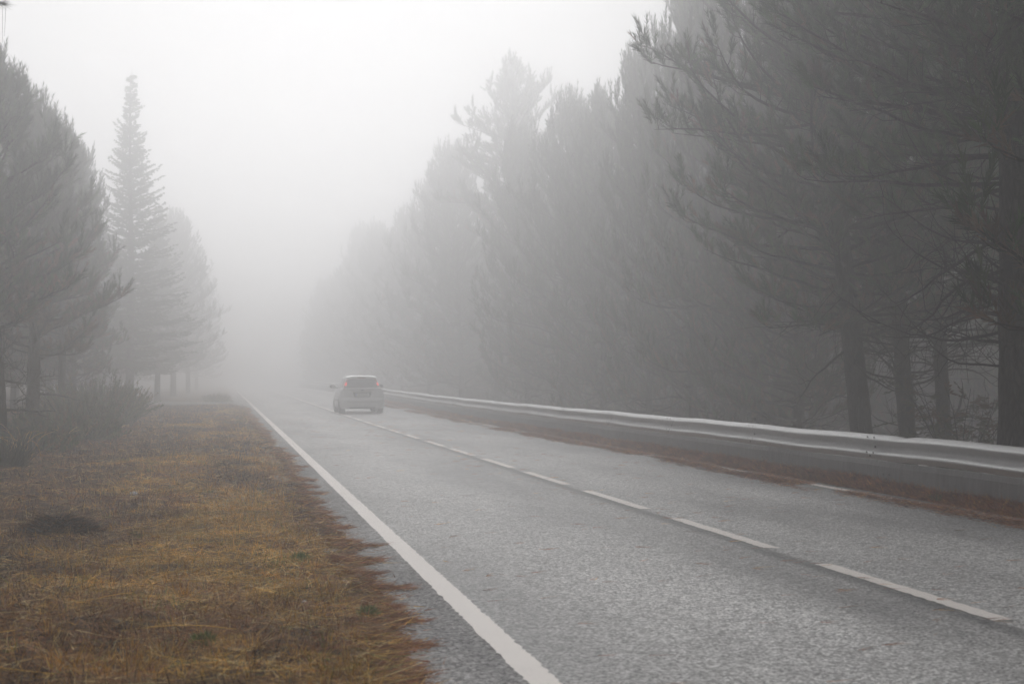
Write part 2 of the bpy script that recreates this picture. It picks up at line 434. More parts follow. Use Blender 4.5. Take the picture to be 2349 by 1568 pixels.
# needle litter: tongues creeping from the verge edge over the asphalt, drifts under the guardrail, loose needles on the road
def lay(mb, x, y, z, colf, L=(.07, .15), w=.004, az_sd=.45, el=.12):
    n = len(x)
    az = np.random.normal(0, az_sd, n) + np.where(np.random.rand(n) < .5, 0, PI)
    e = np.abs(np.random.normal(0, el, n))
    d = np.stack([np.cos(az) * np.cos(e), np.sin(az) * np.cos(e), np.sin(e)], 1)
    side = np.stack([-np.sin(az), np.cos(az), rnd(n, .2, 1.2)], 1)
    blades(mb, np.stack([x, y, z], 1), d, rnd(n, *L), np.full(n, w) * rnd(n, .8, 1.3), colf, side=side, bend=.08)
NEED = lambda n: pick(n, ['red', 'brown', 'gold', 'dark'], [.60, .26, .06, .08]) * 1.1
mb = MB()
tl = [(6.45, .30, .12), (6.9, .22, .2), (7.25, .35, .08), (7.55, .2, .07), (8.15, .42, .13), (8.5, .25, .1), (9.3, .28, .1), (9.8, .2, .08), (10.6, .3, .12), (11.6, .38, .1), (12.1, .28, .1), (13.0, .2, .1), (13.9, .32, .15), (14.8, .2, .1)]
y = 15.8
while y < 66:
    tl.append((y, random.uniform(.15, .38), random.uniform(.08, .4))); y += random.uniform(.4, 2.4)
for (ty, ext, wy) in tl:
    ty += random.gauss(0, .12); ext *= random.choice([.25, .4, .5, .75]); wy *= random.uniform(.6, 1.6)
    n = int((520 if ty < 16 else 320 if ty < 30 else 200) * random.uniform(.3, 1.2))
    u = np.random.rand(n) ** 1.25
    x = edge_x(ty) - .16 + u * (ext + .12); yy = ty + np.random.normal(0, 1, n) * wy * (1 - .4 * u) * .8
    lay(mb, x, yy, road_z(x, yy) + .006 + rnd(n, 0, .02) * (1 - u), NEED(n), w=.004 * max(1, ty / 12), az_sd=.8)
n = 15000
yy = 4.5 + 62 * np.random.rand(n) ** 1.5; x = edge_x(yy) - .12 + np.abs(np.random.normal(0, .085, n))
lay(mb, x, yy, road_z(x, yy) + .006 + rnd(n, 0, .015), NEED(n), L=(.05, .11), w=.005, az_sd=1.2)
tag(mb.build('needle_litter', M_litter, use_col=True), 'rust brown pine needles drifting from the left verge over the asphalt edge', 'pine needles', kind='stuff')

mb = MB()
# drift against the guardrail skirt
for (ya, yb, n, wf) in ((3, 14, 26000, 1), (14, 24, 26000, 1.1), (24, 40, 22000, 1.6), (40, 75, 16000, 2.6)):
    yy = rnd(n, ya, yb)
    h = .10 + .09 * (fbm(yy * .9, yy * 0 + 2, 51) - .3)
    u = np.random.rand(n)                       # 0 at the steel, 1 at the road side
    wid = .27 + .16 * (fbm(yy * .6, 0 * yy + 9, 52) - .5)
    x = 7.93 - u * wid
    z = road_z(x, yy) + .005 + h * (1 - u) ** 1.1 * (.75 + .25 * np.random.rand(n))
    lay(mb, x, yy, z, NEED(n), L=(.07, .16), w=.0045 * wf, az_sd=1.1, el=.45)
    # second ribbon over the paint line, with bare gaps
    yy = rnd(n, ya, yb)
    cx = 7.30 + .22 * (fbm(yy * .35, 0 * yy + 1, 61) - .5); wd = .16 + .20 * (fbm(yy * .7, 0 * yy + 7, 62) - .35)
    x = cx + np.random.normal(0, 1, n) * wd * .55
    keep = (x < 7.9) & (np.random.rand(n) < .15 + 2.6 * (fbm(x * 1.5, yy * .6, 63) - .38))
    x, yy = x[keep], yy[keep]; m = len(x)
    lay(mb, x, yy, road_z(x, yy) + .006 + rnd(m, 0, .03) * np.exp(-((x - 7.3) / .2) ** 2), NEED(m), L=(.07, .16), w=.0045 * wf, az_sd=.8, el=.2)
# base mound so no asphalt shows through the drift
yg = np.linspace(0, 80, 700); prof = []
for u in (0, .25, .5, .75, 1.0):
    h = .085 + .09 * (fbm(yg * .9, yg * 0 + 2, 51) - .3); wid = .25 + .16 * (fbm(yg * .6, 0 * yg + 9, 52) - .5)
    x = 7.935 - u * wid; prof.append(np.stack([x, yg, road_z(x, yg) + .0045 + h * (1 - u) ** 1.1 * .95 * (u < 1)], -1))
mb.grid(np.stack(prof, 0), col=np.tile(np.array([.13, .055, .030]), (5, 700, 1)))
tag(mb.build('needle_drift', M_litter, use_col=True), 'thick rust brown pine needle drift along the guardrail foot', 'pine needles', kind='stuff')

mb = MB()
for k in range(520):                     # little bundles dropped on the carriageway
    y = 6 + 44 * random.random() ** 1.3; x = random.uniform(1.55, 7.1)
    if random.random() < .3: x = random.gauss(4.2, .35)
    n = random.choice([1, 1, 2, 2, 3, 5]); az0 = random.gauss(0, .5)
    bx = np.full(n, x) + np.random.normal(0, .015, n); by = np.full(n, y) + np.random.normal(0, .012, n)
    az = az0 + np.random.normal(0, .25, n); d = np.stack([np.cos(az), np.sin(az), np.full(n, .04)], 1)
    blades(mb, np.stack([bx, by, road_z(bx, by) + .007], 1), d, rnd(n, .08, .17), np.full(n, .0034 * max(1, y / 14)), NEED(n),
           side=np.stack([-np.sin(az), np.cos(az), np.full(n, .7)], 1), bend=.05)
tag(mb.build('loose_needles', M_litter, use_col=True), 'scattered single brown pine needles dropped on the grey carriageway', 'pine needles', kind='stuff')

# ------------------------------------------------------------------ pine generator
def unit(v): return v / (np.linalg.norm(v) + 1e-9)
GREEN = np.array([(.034, .072, .022), (.048, .092, .028), (.026, .054, .022), (.062, .096, .030)])
BROWN = np.array([(.12, .078, .042), (.13, .072, .040), (.095, .066, .042)])

def shoot(mb, p, d, L, n, nl, nw, col):
    """one bottle-brush shoot: needles round an axis"""
    mb.sh.append((p, d, L, max(3, n), nl, nw, col))

def pine_meshes(seed, H, cb, R, r0, lean=(0, 0), curve=0.0, density=1.0, nw=.011, dead=1.0, brown_low=.55, needles=34, bare_top=False, nsub=8, special=None, top=1.0, nlimbs=(6, 7, 7, 8), cone=0.0, rag=.0):
    """a maritime pine: bark trunk, dead twiggy limbs below the crown, upturned brushy shoots above"""
    np.random.seed(seed); random.seed(seed)
    T = MB(); K = MB()
    hs = np.linspace(0, 1, 22)
    ph = random.uniform(0, 6)
    def axis(t):
        t = np.asarray(t, float)
        return np.stack([lean[0] * H * t + curve * np.sin(t * 3.4 + ph) - curve * math.sin(ph), lean[1] * H * t + curve * .6 * np.cos(t * 2.7 + ph) - curve * .6 * math.cos(ph), H * t - .35 * (1 - t)], -1)
    hs2 = np.concatenate([[0, .015, .04], np.linspace(.07, 1, 40)])
    pts = axis(hs2); rad = r0 * (1 - hs2) ** .8 + .012; rad[:3] *= [1.35, 1.18, 1.06]
    T.tube(pts, rad, 16, 0, lump=.055)
    def limb(t, az, length, el0, curl, r, live, n_sub):
        p = axis(t); d0 = np.array([math.cos(az), math.sin(az), 0])
        m = 9; pts = [p]; el = el0; az_ = az
        for i in range(m):
            el += curl / m; az_ += random.gauss(0, .14 if live else .2); el += random.gauss(0, .09 if live else .16)
            dd = np.array([math.cos(az_) * math.cos(el), math.sin(az_) * math.cos(el), math.sin(el)])
            pts.append(pts[-1] + dd * length / m)
        pts = np.array(pts); rr = r * (1 - np.linspace(0, 1, m + 1)) ** .7 + .004
        if r > .016: T.tube(pts, rr, 6, 0)
        else: K.twig(pts, rr, 4, 1)
        return pts
    h = .16 if dead else cb * .95
    step = .34 / H
    hh = h
    while hh < .985:
        z = hh * H; nlimb = random.choice(nlimbs) if z > cb else random.choice([1, 2, 3, 3])
        az0 = random.uniform(0, 2 * PI)
        for i in range(nlimb):
            az = az0 + i * 2 * PI / nlimb + random.gauss(0, .25)
            t = hh + random.uniform(-.4, .4) * step
            if z < cb:                                      # dead lower limb
                if random.random() > dead: continue
                L = random.uniform(.5, 1.0) * R * .62
                pts = limb(t, az, L, random.uniform(-.15, .45), random.uniform(-.5, .9), .016 + .012 * random.random(), False, 0)
                for q in range(random.randint(5, 11)):
                    k = random.randint(2, 9); a2 = az + random.choice([-1, 1]) * random.uniform(.3, 1.3); e2 = random.uniform(-.7, .8)
                    l2 = L * random.uniform(.25, .6); pp = [pts[k]]
                    for w in range(6):
                        a2 += random.gauss(0, .22); e2 += random.gauss(.08, .25)
                        pp.append(pp[-1] + np.array([math.cos(a2) * math.cos(e2), math.sin(a2) * math.cos(e2), math.sin(e2)]) * l2 / 6)
                    K.twig(pp, np.linspace(.008, .0025, 7), 3, 1)
                    for w2 in range(random.randint(0, 3)):
                        b0 = pp[random.randint(2, 5)]; a3 = a2 + random.gauss(0, 1); e3 = random.gauss(.1, .6); l3 = l2 * .5; qq = [b0]
                        for w in range(4):
                            a3 += random.gauss(0, .3); e3 += random.gauss(0, .3)
                            qq.append(qq[-1] + np.array([math.cos(a3) * math.cos(e3), math.sin(a3) * math.cos(e3), math.sin(e3)]) * l3 / 4)
                        K.twig(qq, np.linspace(.005, .002, 5), 3, 1)
                continue
            u = (z - cb) / (H - cb)
            env = (min(1, (u + .16) / .3) ** .6) * ((1 - u ** 2.3) ** .62 * (1 - cone) + cone * (1 - u) ** .85)
            L = R * env * random.uniform(.68 - rag, 1.1 + rag * .3) + .25
            el0 = -.02 + .8 * u * top + random.gauss(0, .17)
            pts = limb(t, az, L, el0, .35 + .35 * u, .012 + .022 * (L / R) * (1 - .4 * u), True, 0)
            live_from = .16 if u > .15 else .25
            ns = max(3, int(nsub * L / R * density + 2))
            lowness = max(0, 1 - u / .45)
            for q in range(ns):
                f = live_from + (1 - live_from) * (q + random.random()) / ns
                k = min(8, int(f * 9)); ff = f * 9 - k; p0 = pts[k] * (1 - ff) + pts[min(9, k + 1)] * ff
                l2 = (.22 + .42 * (1 - f)) * (.45 + .55 * L / R) * random.uniform(.7, 1.2) * min(R, 2.6) / 2.2
                sgn = random.choice([-1, 1]); a2 = az + sgn * random.uniform(.3, 1.05); e2 = random.uniform(.0, .5) + .3 * u
                d2 = np.array([math.cos(a2) * math.cos(e2), math.sin(a2) * math.cos(e2), math.sin(e2)])
                p1 = p0 + d2 * l2 * .5; d3 = unit(d2 + np.array([0, 0, .55])); p2 = p1 + d3 * l2 * .5
                K.twig([p0, p1, p2], [.008, .006, .004], 3, 1)
                for w in range(random.choice([3, 4, 4, 5])):
                    g = random.uniform(.25, 1.0); s0 = p0 + (p1 - p0) * min(1, g * 2) if g < .5 else p1 + (p2 - p1) * (g * 2 - 1)
                    a3 = a2 + random.gauss(0, .8)
                    upw = random.uniform(.5, 2.3) * (.75 + .6 * u)
                    d = unit(np.array([math.cos(a3), math.sin(a3), upw]))
                    SL = random.uniform(.16, .34) * (1.15 if u > .6 else 1)
                    isb = random.random() < brown_low * lowness
                    col = (BROWN if isb else GREEN)[random.randint(0, 2 if isb else 3)] * random.uniform(.55, 1.75)
                    shoot(K, s0, d, SL, int(needles * SL / .25), .125, nw, col)
            # leading shoots at the limb end
            for w in range(4):
                d = unit(pts[-1] - pts[-2] + np.array([random.gauss(0, .25), random.gauss(0, .25), .6 + 1.8 * u]))
                shoot(K, pts[-1] + d * .1, d, random.uniform(.3, .42 + .25 * u), int(needles * 1.4), .13, nw, GREEN[random.randint(0, 3)])
        hh += step
    # candle tops
    ptop = axis(1.0)
    for w in range(7):
        d = unit(np.array([random.gauss(0, .28), random.gauss(0, .28), 1.0])) if w else np.array([0, 0, 1.0])
        shoot(K, ptop - np.array([0, 0, random.uniform(0, .45)]) , d, random.uniform(.35, .6), int(needles * 1.8), .13, nw, GREEN[1])
    if special: special(T, K, axis, limb)
    return T.mesh('trunk', M_bark, smooth_=True), K.mesh('crown', [M_needle, M_twig], use_col=True)

def spruce_meshes(seed, H, R, r0, nw=.042):
    np.random.seed(seed); random.seed(seed)
    T = MB(); K = MB()
    hs = np.linspace(0, 1, 24)
    pts = np.stack([.05 * np.sin(hs * 5), .04 * np.cos(hs * 4), H * hs - .3 * (1 - hs)], -1)
    T.tube(pts, r0 * (1 - hs) ** .9 + .01, 12, 0, lump=.03)
    z = 1.7
    while z < H - .25:
        u = (z - 1.7) / (H - 1.7)
        env = R * (1 - u) ** .95 * 1.08 * (.45 + .55 * min(1, u / .12)) + .10
        nb = 12 if u < .8 else 8
        a0 = random.uniform(0, 6.28)
        for i in range(nb):
            az = a0 + i * 2 * PI / nb + random.gauss(0, .2); L = env * random.uniform(.5, 1.15) * (.72 + .6 * float(vnoise(az * 1.3 + 9, z * .8, 3)))
            el = -.12 + .75 * u + random.gauss(0, .08); m = 7
            p = np.array([0, 0, z + random.uniform(-.12, .12)]); pp = [p]
            for k in range(m):
                e = el + .38 * (k / m) ** 2
                pp.append(pp[-1] + np.array([math.cos(az) * math.cos(e), math.sin(az) * math.cos(e), math.sin(e)]) * L / m)
            pp = np.array(pp); K.twig(pp, np.linspace(.022 * (1 - .6 * u), .004, m + 1), 4, 1)
            ns = int(5 + 15 * L / R)
            for q in range(ns):
                f = .12 + .88 * (q + random.random()) / ns; k = min(m - 1, int(f * m)); ff = f * m - k
                s0 = pp[k] * (1 - ff) + pp[k + 1] * ff
                a2 = az + random.choice([-1, 1]) * random.uniform(.35, 1.0); l2 = (.15 + .5 * (1 - f)) * (.35 + .65 * L / R) * random.uniform(.6, 1.2)
                e2 = random.uniform(-.35, .22) + .4 * u
                d = np.array([math.cos(a2) * math.cos(e2), math.sin(a2) * math.cos(e2), math.sin(e2)])
                n = int(12 + 44 * l2)
                col = GREEN[random.randint(0, 3)] * random.uniform(.8, 1.25)
                s = np.random.rand(n)
                dd = d[None] + np.random.normal(size=(n, 3)) * .65; dd /= np.linalg.norm(dd, axis=1)[:, None]
                blades(K, s0 + d[None] * (s * l2)[:, None], dd, rnd(n, .05, .13), np.full(n, nw), np.tile(col, (n, 1)))
        z += .22 + .10 * random.random() + .10 * u
    K.twig([(0, 0, H - .4), (.02, 0, H + .35)], [.014, .004], 4, 1)
    return T.mesh('trunk', M_bark, smooth_=True), K.mesh('crown', [M_fir, M_twig], use_col=True)

def plant_tree(name, meshes, X, Y, rz, scale, label, cat, group=None, tilt=None, zoff=0.0):
    r = empty(name, (X, Y, float(land_z(X, Y)) + zoff), rz, scale, tilt)
    tag(r, label, cat, group)
    for nm, me in zip(('trunk', 'crown'), meshes):
        o = bpy.data.objects.new(nm, me); C.objects.link(o); o.parent = r
    return r

# prototypes ------------------------------------------------------
NP = 6
protos = []
specs = [(101, 11.0, 2.4, 2.6, .17, .10), (102, 11.0, 2.2, 2.4, .16, .14), (103, 11.0, 2.8, 2.8, .18, .08),
         (104, 11.0, 2.0, 2.5, .16, .12), (105, 11.0, 3.0, 2.3, .15, .16), (106, 11.0, 2.5, 2.9, .19, .06)]
specs = [(a, b, cb_, R_ * 1.12, r_, c_) for (a, b, _, R_, r_, c_), cb_ in zip(specs, (1.6, 1.3, 1.9, 1.1, 1.7, 1.4))]
for (sd, H, cb, R, r0, cv) in specs:
    protos.append(pine_meshes(sd, H, cb, R, r0, (random.uniform(-.02, .02), 0), cv, density=1.2, nw=.017, dead=.8, needles=26, nsub=9))

used_labels = set()
def lab(s):
    assert s not in used_labels, s
    used_labels.add(s); return s

# ---- right side, nearest trees: each its own mesh
def big_special(T, K, axis, limb):
    # the long limb that reaches over the rail to the left of the picture, high up
    for (tz, az, L, el) in ((.36, PI + .28, 3.3, .12), (.40, PI + .75, 3.0, .2), (.33, PI - .3, 2.6, .1), (.45, PI + .3, 3.2, .35), (.50, PI + 1.1, 3.0, .3)):
        pts = limb(tz, az, L, el, .35, .045, True, 0)
        for q in range(26):
            f = .3 + .7 * q / 25; k = min(8, int(f * 9)); p0 = pts[k]
            a2 = az + random.choice([-1, 1]) * random.uniform(.2, 1.2); l2 = random.uniform(.3, .8) * (1.25 - f * .7); e2 = random.uniform(-.1, .7)
            d2 = np.array([math.cos(a2) * math.cos(e2), math.sin(a2) * math.cos(e2), math.sin(e2)]); p1 = p0 + d2 * l2
            K.twig([p0, p0 + d2 * l2 * .5, p1], [.009, .007, .004], 4, 1)
            for w in range(4):
                s0 = p0 + d2 * l2 * random.uniform(.4, 1); d = unit(np.array([math.cos(a2 + random.gauss(0, .6)), math.sin(a2 + random.gauss(0, .6)), random.uniform(.3, 2)]))
                shoot(K, s0, d, random.uniform(.18, .34), 52, .125, .007, (GREEN if random.random() < .75 else BROWN)[random.randint(0, 2)])
    # tangle of dead twigs on the lower trunk
    for k in range(34):
        tz = random.uniform(.12, .36); az = PI + random.gauss(0, .9); L = random.uniform(.8, 2.0); el = random.uniform(-.5, .5)
        pts = limb(tz, az, L, el, random.uniform(-.5, .9), .011 + .008 * random.random(), False, 0)
        for q in range(7):
            a = az + random.gauss(0, 1.0); e = random.gauss(.1, .6); pp = [pts[random.randint(2, 9)]]
            for w in range(6):
                a += random.gauss(0, .28); e += random.gauss(0, .28); pp.append(pp[-1] + np.array([math.cos(a) * math.cos(e), math.sin(a) * math.cos(e), math.sin(e)]) * .11)
            K.twig(pp, np.linspace(.006, .002, 7), 3, 1)

X, Y = at(2343, 17.6)
m = pine_meshes(201, 15.2, 4.1, 3.6, .30, (-.020, .0), .10, density=1.5, nw=.008, dead=1.0, needles=46, nsub=11, special=big_special, brown_low=.2)
plant_tree('pine_tree', m, X, Y, 0, 1, lab('thick dark pine trunk at the right edge, nearest tree behind the guardrail'), 'pine tree', 'pines behind the guardrail')
for (px, zc, sd, H, cb, R, r0, ln, cv, lb) in (
        (2178, 28.0, 202, 14.0, 3.9, 2.6, .150, -.050, .05, 'slim straight pine just left of the thick edge pine behind the guardrail'),
        (2092, 26.0, 203, 14.2, 3.5, 2.7, .160, -.070, .05, 'slim pine above the notch in the guardrail, second left of the edge pine'),
        (1992, 24.3, 204, 13.5, 3.0, 3.0, .190, -.085, .08, 'leaning broad pine with low rust tipped crown and forked bare twigs')):
    X, Y = at(px, zc)
    m = pine_meshes(sd, H, cb, R, r0, (ln, 0), cv, density=1.35, nw=.010, dead=1.0, needles=36, nsub=9, brown_low=.45)
    plant_tree('pine_tree', m, X, Y, -TH, 1, lab(lb), 'pine tree', 'pines behind the guardrail')

# ---- right side, the row along the road (px in the photograph, depth, height)
right = [
    (1832, 34.0, 10.5, 'faint slim pine trunk left of the leaning rust tipped pine'),
    (1745, 39.0, 10.8, 'blurred pine trunk fading behind brown twigs, left of the slim faint one'),
    (1690, 29.5, 12.8, 'tall pine with a feathery crown leaving the top of the picture'),
    (1590, 33.0, 10.3, 'pine whose candle tips touch the top edge right of the open sky'),
    (1490, 36.5, 9.3, 'pine with tall separate candle tips on its left shoulder'),
    (1385, 42.0, 9.3, 'round topped pine between the candle tipped and the loose tall one'),
    (1290, 45.5, 9.6, 'pine with a dome of upright finger shoots right of the tall one'),
    (1215, 51.0, 9.7, 'mid row pine half merged into the dome shaped crown'),
    (1135, 59.0, 14.3, 'loose tall pine standing out alone above the misty row'),
    (1060, 66.0, 11.4, 'pale pine with small spiky top left below the tall one'),
    (985, 75.0, 10.9, 'misty pine on the descending skyline above the guardrail end'),
    (925, 86.0, 10.6, 'misty pine above the silver car roof to its right'),
    (880, 97.0, 11.0, 'very faint pine crown directly above the silver car'),
    (835, 109.0, 11.8, 'ghostly pine outline left of the crown above the car'),
    (800, 122.0, 11.0, 'farthest ghostly pine of the right hand row'),
]
LOOSE = pine_meshes(250, 14.2, 7.6, 2.3, .19, (-.03, 0), .2, density=1.9, nw=.018, dead=.8, needles=34, nsub=9, nlimbs=(3, 4, 4), brown_low=.2, rag=.25)
for k, (px, zc, H, lb) in enumerate(right):
    far = 1.0 if k < 2 else 1.28                      # the row stands back from the rail on taller stems
    zc *= far; H = (H - 1.4) * far + 1.4 + (1.2 if k > 1 else 0)
    X, Y = at(px, zc); s = H / 11.0
    me = protos[[2, 4, 0, 5, 1, 3, 2, 0, 4, 1, 5, 3, 0, 2, 4][k]]
    wd = {2: .64, 3: .58, 4: .62, 5: .72, 6: .75, 7: .75}.get(k, .85); sc_ = (s * wd, s * wd, s)
    if k == 8: me = LOOSE; sc_ = (1.42, 1.42, 1.31)
    plant_tree('pine_tree', me, X, Y, random.uniform(0, 6.28), sc_, lab(lb), 'pine tree', 'pines behind the guardrail',
               tilt=(random.gauss(0, .012), random.gauss(-.02, .015)), zoff=.2 if k > 1 else 0)
# second and third rows deeper in the wood, seen only as massed crowns
random.seed(77)
k = 0
for (X0_, y0_, y1_, st_) in ((17.6, 47, 165, 4.6), (22.0, 52, 165, 5.6), (13.0, 150, 200, 6.5), (27, 44, 150, 5.5), (33, 46, 140, 6.0)):
    y = y0_
    while y < y1_:
        X = X0_ + random.gauss(0, .6); Y = y + random.gauss(0, .6)
        H = random.uniform(11.8, 13.6)
        plant_tree('pine_tree', protos[(k * 5 + 1) % NP], X, Y, random.uniform(0, 6.28), H / 11, 'pine deep in the misty wood behind the guardrail row', 'pine tree', 'pines deep in the right wood',
                   tilt=(random.gauss(0, .015), random.gauss(0, .015)), zoff=.2)
        y += st_ * random.uniform(.85, 1.15); k += 1

# ---- left side
left = [
    (2, 25.3, 8.0, 201, 'dark thick pine trunk at the left edge of the picture'),
    (75, 31.0, 8.1, 0, 'second pine trunk from the left edge with low spreading crown'),
    (143, 40.0, 8.9, 0, 'slim dark pine rising from the green broom bushes'),
    (170, 48.0, 8.5, 0, 'thin slanting pine just right of the slim dark one'),
]
m = pine_meshes(301, 6.3, 2.3, 1.75, r0=.16, lean=(.0, 0), curve=.10, cone=.6, rag=.25, density=1.3, nw=.011, dead=.9, needles=34, nsub=8, brown_low=.8)
lm = [m,
      pine_meshes(302, 6.6, 2.0, 1.75, r0=.15, lean=(.01, 0), curve=.06, cone=.6, rag=.25, density=1.35, nw=.011, dead=.9, needles=34, nsub=9, brown_low=.9),
      pine_meshes(303, 7.5, 1.9, 1.65, r0=.11, lean=(-.01, 0), curve=.05, cone=.7, rag=.25, density=1.35, nw=.012, dead=.9, needles=32, nsub=9, brown_low=.9)]
for k, (px, zc, H, _, lb) in enumerate(left):
    X, Y = at(px, zc)
    if k < 3: plant_tree('pine_tree', lm[k], X, Y, k * 1.3, 1, lab(lb), 'pine tree', 'pines along the left verge')
    else: plant_tree('pine_tree', protos[4], X, Y, 2.0, (H / 11 * .75, H / 11 * .75, H / 11), lab(lb), 'pine tree', 'pines along the left verge', tilt=(0, -.06))
sp = spruce_meshes(401, 15.3, 2.75, .20)
X, Y = at(297, 66.0)
plant_tree('fir_tree', sp, X, Y, 0, 1, lab('tall narrow conical fir standing above the left row'), 'fir tree')
sp2 = spruce_meshes(402, 11.0, 2.5, .16, nw=.05)
X, Y = at(362, 78.0)
plant_tree('fir_tree', sp2, X, Y, 1, (1, 1, .98), lab('broad faint fir half hidden behind the tall conical fir'), 'fir tree')
for (px, zc, H, lb) in ((398, 98, 11.8, 'dim tree fading into fog right of the two firs'), (432, 122, 12.0, 'ghostly last tree visible on the left of the road'), (452, 150, 12.0, 'barely visible tree outline where the left row ends')):
    X, Y = at(px, zc); plant_tree('pine_tree', protos[int(zc) % NP], X, Y, zc, H / 11, lab(lb), 'pine tree', 'pines along the left verge')
random.seed(5)
k = 0
for (X0_, y0_, y1_, st_) in ((-7.6, 26, 120, 4.6), (-11.0, 30, 110, 5.5), (-15, 36, 80, 6.5)):
    y = y0_
    while y < y1_:
        X = X0_ + random.gauss(0, .5); Y = y + random.gauss(0, .6); H = random.uniform(7.2, 8.8) + (.6 if y > 60 else 0)
        plant_tree('pine_tree', protos[(k * 5 + 2) % NP], X, Y, random.uniform(0, 6.28), H / 11, 'pine in the misty wood behind the left roadside trees', 'pine tree', 'pines deep in the left wood', tilt=(random.gauss(0, .02), random.gauss(0, .02)))
        y += st_ * random.uniform(.85, 1.15); k += 1

# the pine just outside the frame on the left whose branch tip hangs into the top corner
def corner(T, K, axis, limb):
    tip = np.array(at(6, 11.5) + (1.38 + (866 - 6) / F * 11.5,)) - np.array([CX, CY, float(land_z(CX, CY))])
    p0 = axis(.40); mid = (p0 + tip) / 2 + np.array([0, 0, .25])
    pts = np.array([(1 - s) ** 2 * p0 + 2 * s * (1 - s) * mid + s * s * tip for s in np.linspace(0, 1, 10)])
    T.tube(pts, np.linspace(.035, .006, 10), 6, 0)
    d = unit(pts[-1] - pts[-2])
    for q in range(14):
        s0 = pts[-1] - d * random.uniform(0, .5); dd = unit(d + np.array([random.gauss(0, .5), random.gauss(0, .5), random.gauss(.1, .4)]))
        shoot(K, s0 - dd * .1, dd, random.uniform(.08, .16), 46, .10, .0032, GREEN[random.randint(0, 3)] * .7)
    for q in range(5):
        s0 = pts[-1] + np.array([random.uniform(-.12, .02), 0, -.02]); K.twig([s0, s0 + np.array([random.gauss(0, .02), 0, -random.uniform(.15, .3)])], [.0016, .001], 3, 1)
CX, CY = -6.6, 9.2
m = pine_meshes(501, 11.0, 5.6, 2.0, .2, (0, 0), .05, density=.9, nw=.014, dead=.0, needles=26, nsub=7, special=corner)
plant_tree('pine_tree', m, CX, CY, 0, 1, lab('near pine mostly out of view, one needle tuft hanging into the top left corner'), 'pine tree', 'pines along the left verge')

random.seed(15)  # unseen pines added beside and behind the camera to shade the near fog
for k, (X, Y, H) in enumerate(((10.6, 12.2, 15.8), (10.9, 8.0, 15.5), (10.6, 3.8, 15.6), (10.8, -1.5, 15), (10.2, -7, 15), (13.5, 15.5, 15.4), (14, 10, 15.6), (14.5, 3, 15), (16, -7, 14), (-7.2, 4.4, 10.5), (-6.9, -1.2, 11), (-7.3, -7, 10.6), (-11.5, 14, 10.4), (-12, 5, 10.8), (-12, -4, 11), (-8.8, 16.5, 9.5))):
    s_ = H / 11
    plant_tree('pine_tree', protos[(k * 5 + 3) % NP], X, Y, random.uniform(0, 6.28), (s_ * .9, s_ * .9, s_), 'unseen pine added near the camera to shade the near fog', 'pine tree', 'unseen pines added for shade', zoff=.1)

# ------------------------------------------------------------------ bushes and small plants
def broom_bush(seed, R, Hh, n, cols, wid=.006, leaf=True):
    np.random.seed(seed); random.seed(seed); K = MB()
    for k in range(n):
        a = random.uniform(0, 2 * PI); r = R * math.sqrt(random.random()) * .75; p = np.array([r * math.cos(a), r * math.sin(a), -.03]); pp = [p]
        hgt = Hh * (1 - .45 * (r / R) ** 2) * random.uniform(.55, 1.05); a2 = a + random.gauss(0, .8); e = random.uniform(.65, 1.5)
        for w in range(6):
            e += random.gauss(-.03, .1); a2 += random.gauss(0, .15)
            pp.append(pp[-1] + np.array([math.cos(a2) * math.cos(e), math.sin(a2) * math.cos(e), math.sin(e)]) * hgt / 6)
        c = np.array(random.choice(cols)) * random.uniform(.7, 1.3)
        K.twig(pp, np.linspace(wid, wid * .35, 7), 3, 0, c)
        if leaf:
            m = 44; i = np.random.randint(1, 6, m); f = np.random.rand(m)[:, None]; P = np.array(pp)
            b = P[i] * (1 - f) + P[i + 1] * f
            d = np.random.normal(size=(m, 3)); d[:, 2] = np.abs(d[:, 2]) + .4; d /= np.linalg.norm(d, axis=1)[:, None]
            blades(K, b, d, rnd(m, .04, .11), np.full(m, .020), np.tile(c, (m, 1)) * rnd(m, .7, 1.5)[:, None])
    return K
GB = [(.080, .125, .045), (.10, .145, .050), (.07, .10, .045), (.15, .16, .07), (.20, .15, .07)]
bush = [(118, 29, .9, .75), (170, 33, 1.1, 1.05), (215, 38, 1.3, 1.55), (238, 43, 1.1, 1.4), (195, 30, .8, .6), (256, 50, 1.1, 1.2), (90, 25, .7, .5)]
blabels = ['low green broom bush at the foot of the second left pine', 'green broom bush below the slim dark pine', 'tallest round broom bush on the left verge',
           'broom bush on the far shoulder of the tallest one', 'short broom clump in front of the tallest bush', 'fading broom bush at the far end of the left bushes', 'small weedy bush nearest the left edge pine']
for k, (px, zc, R, Hh) in enumerate(bush):
    X, Y = at(px, zc); o = broom_bush(600 + k, R, Hh, int(340 * R), GB, .007 * zc / 28).build('broom_bush', M_leaf, use_col=True)
    o.location = (X, Y, float(land_z(X, Y))); tag(o, lab(blabels[k]), 'bush', 'broom bushes on the left verge')
X, Y = at(14, 20.6)
o = broom_bush(620, .30, .62, 420, [(.035, .05, .022), (.045, .06, .03), (.03, .04, .02)], .006, False).build('grass_clump', M_leaf, use_col=True)
o.location = (X, Y, float(land_z(X, Y))); tag(o, lab('dark upright grass clump at the left picture edge'), 'grass clump')
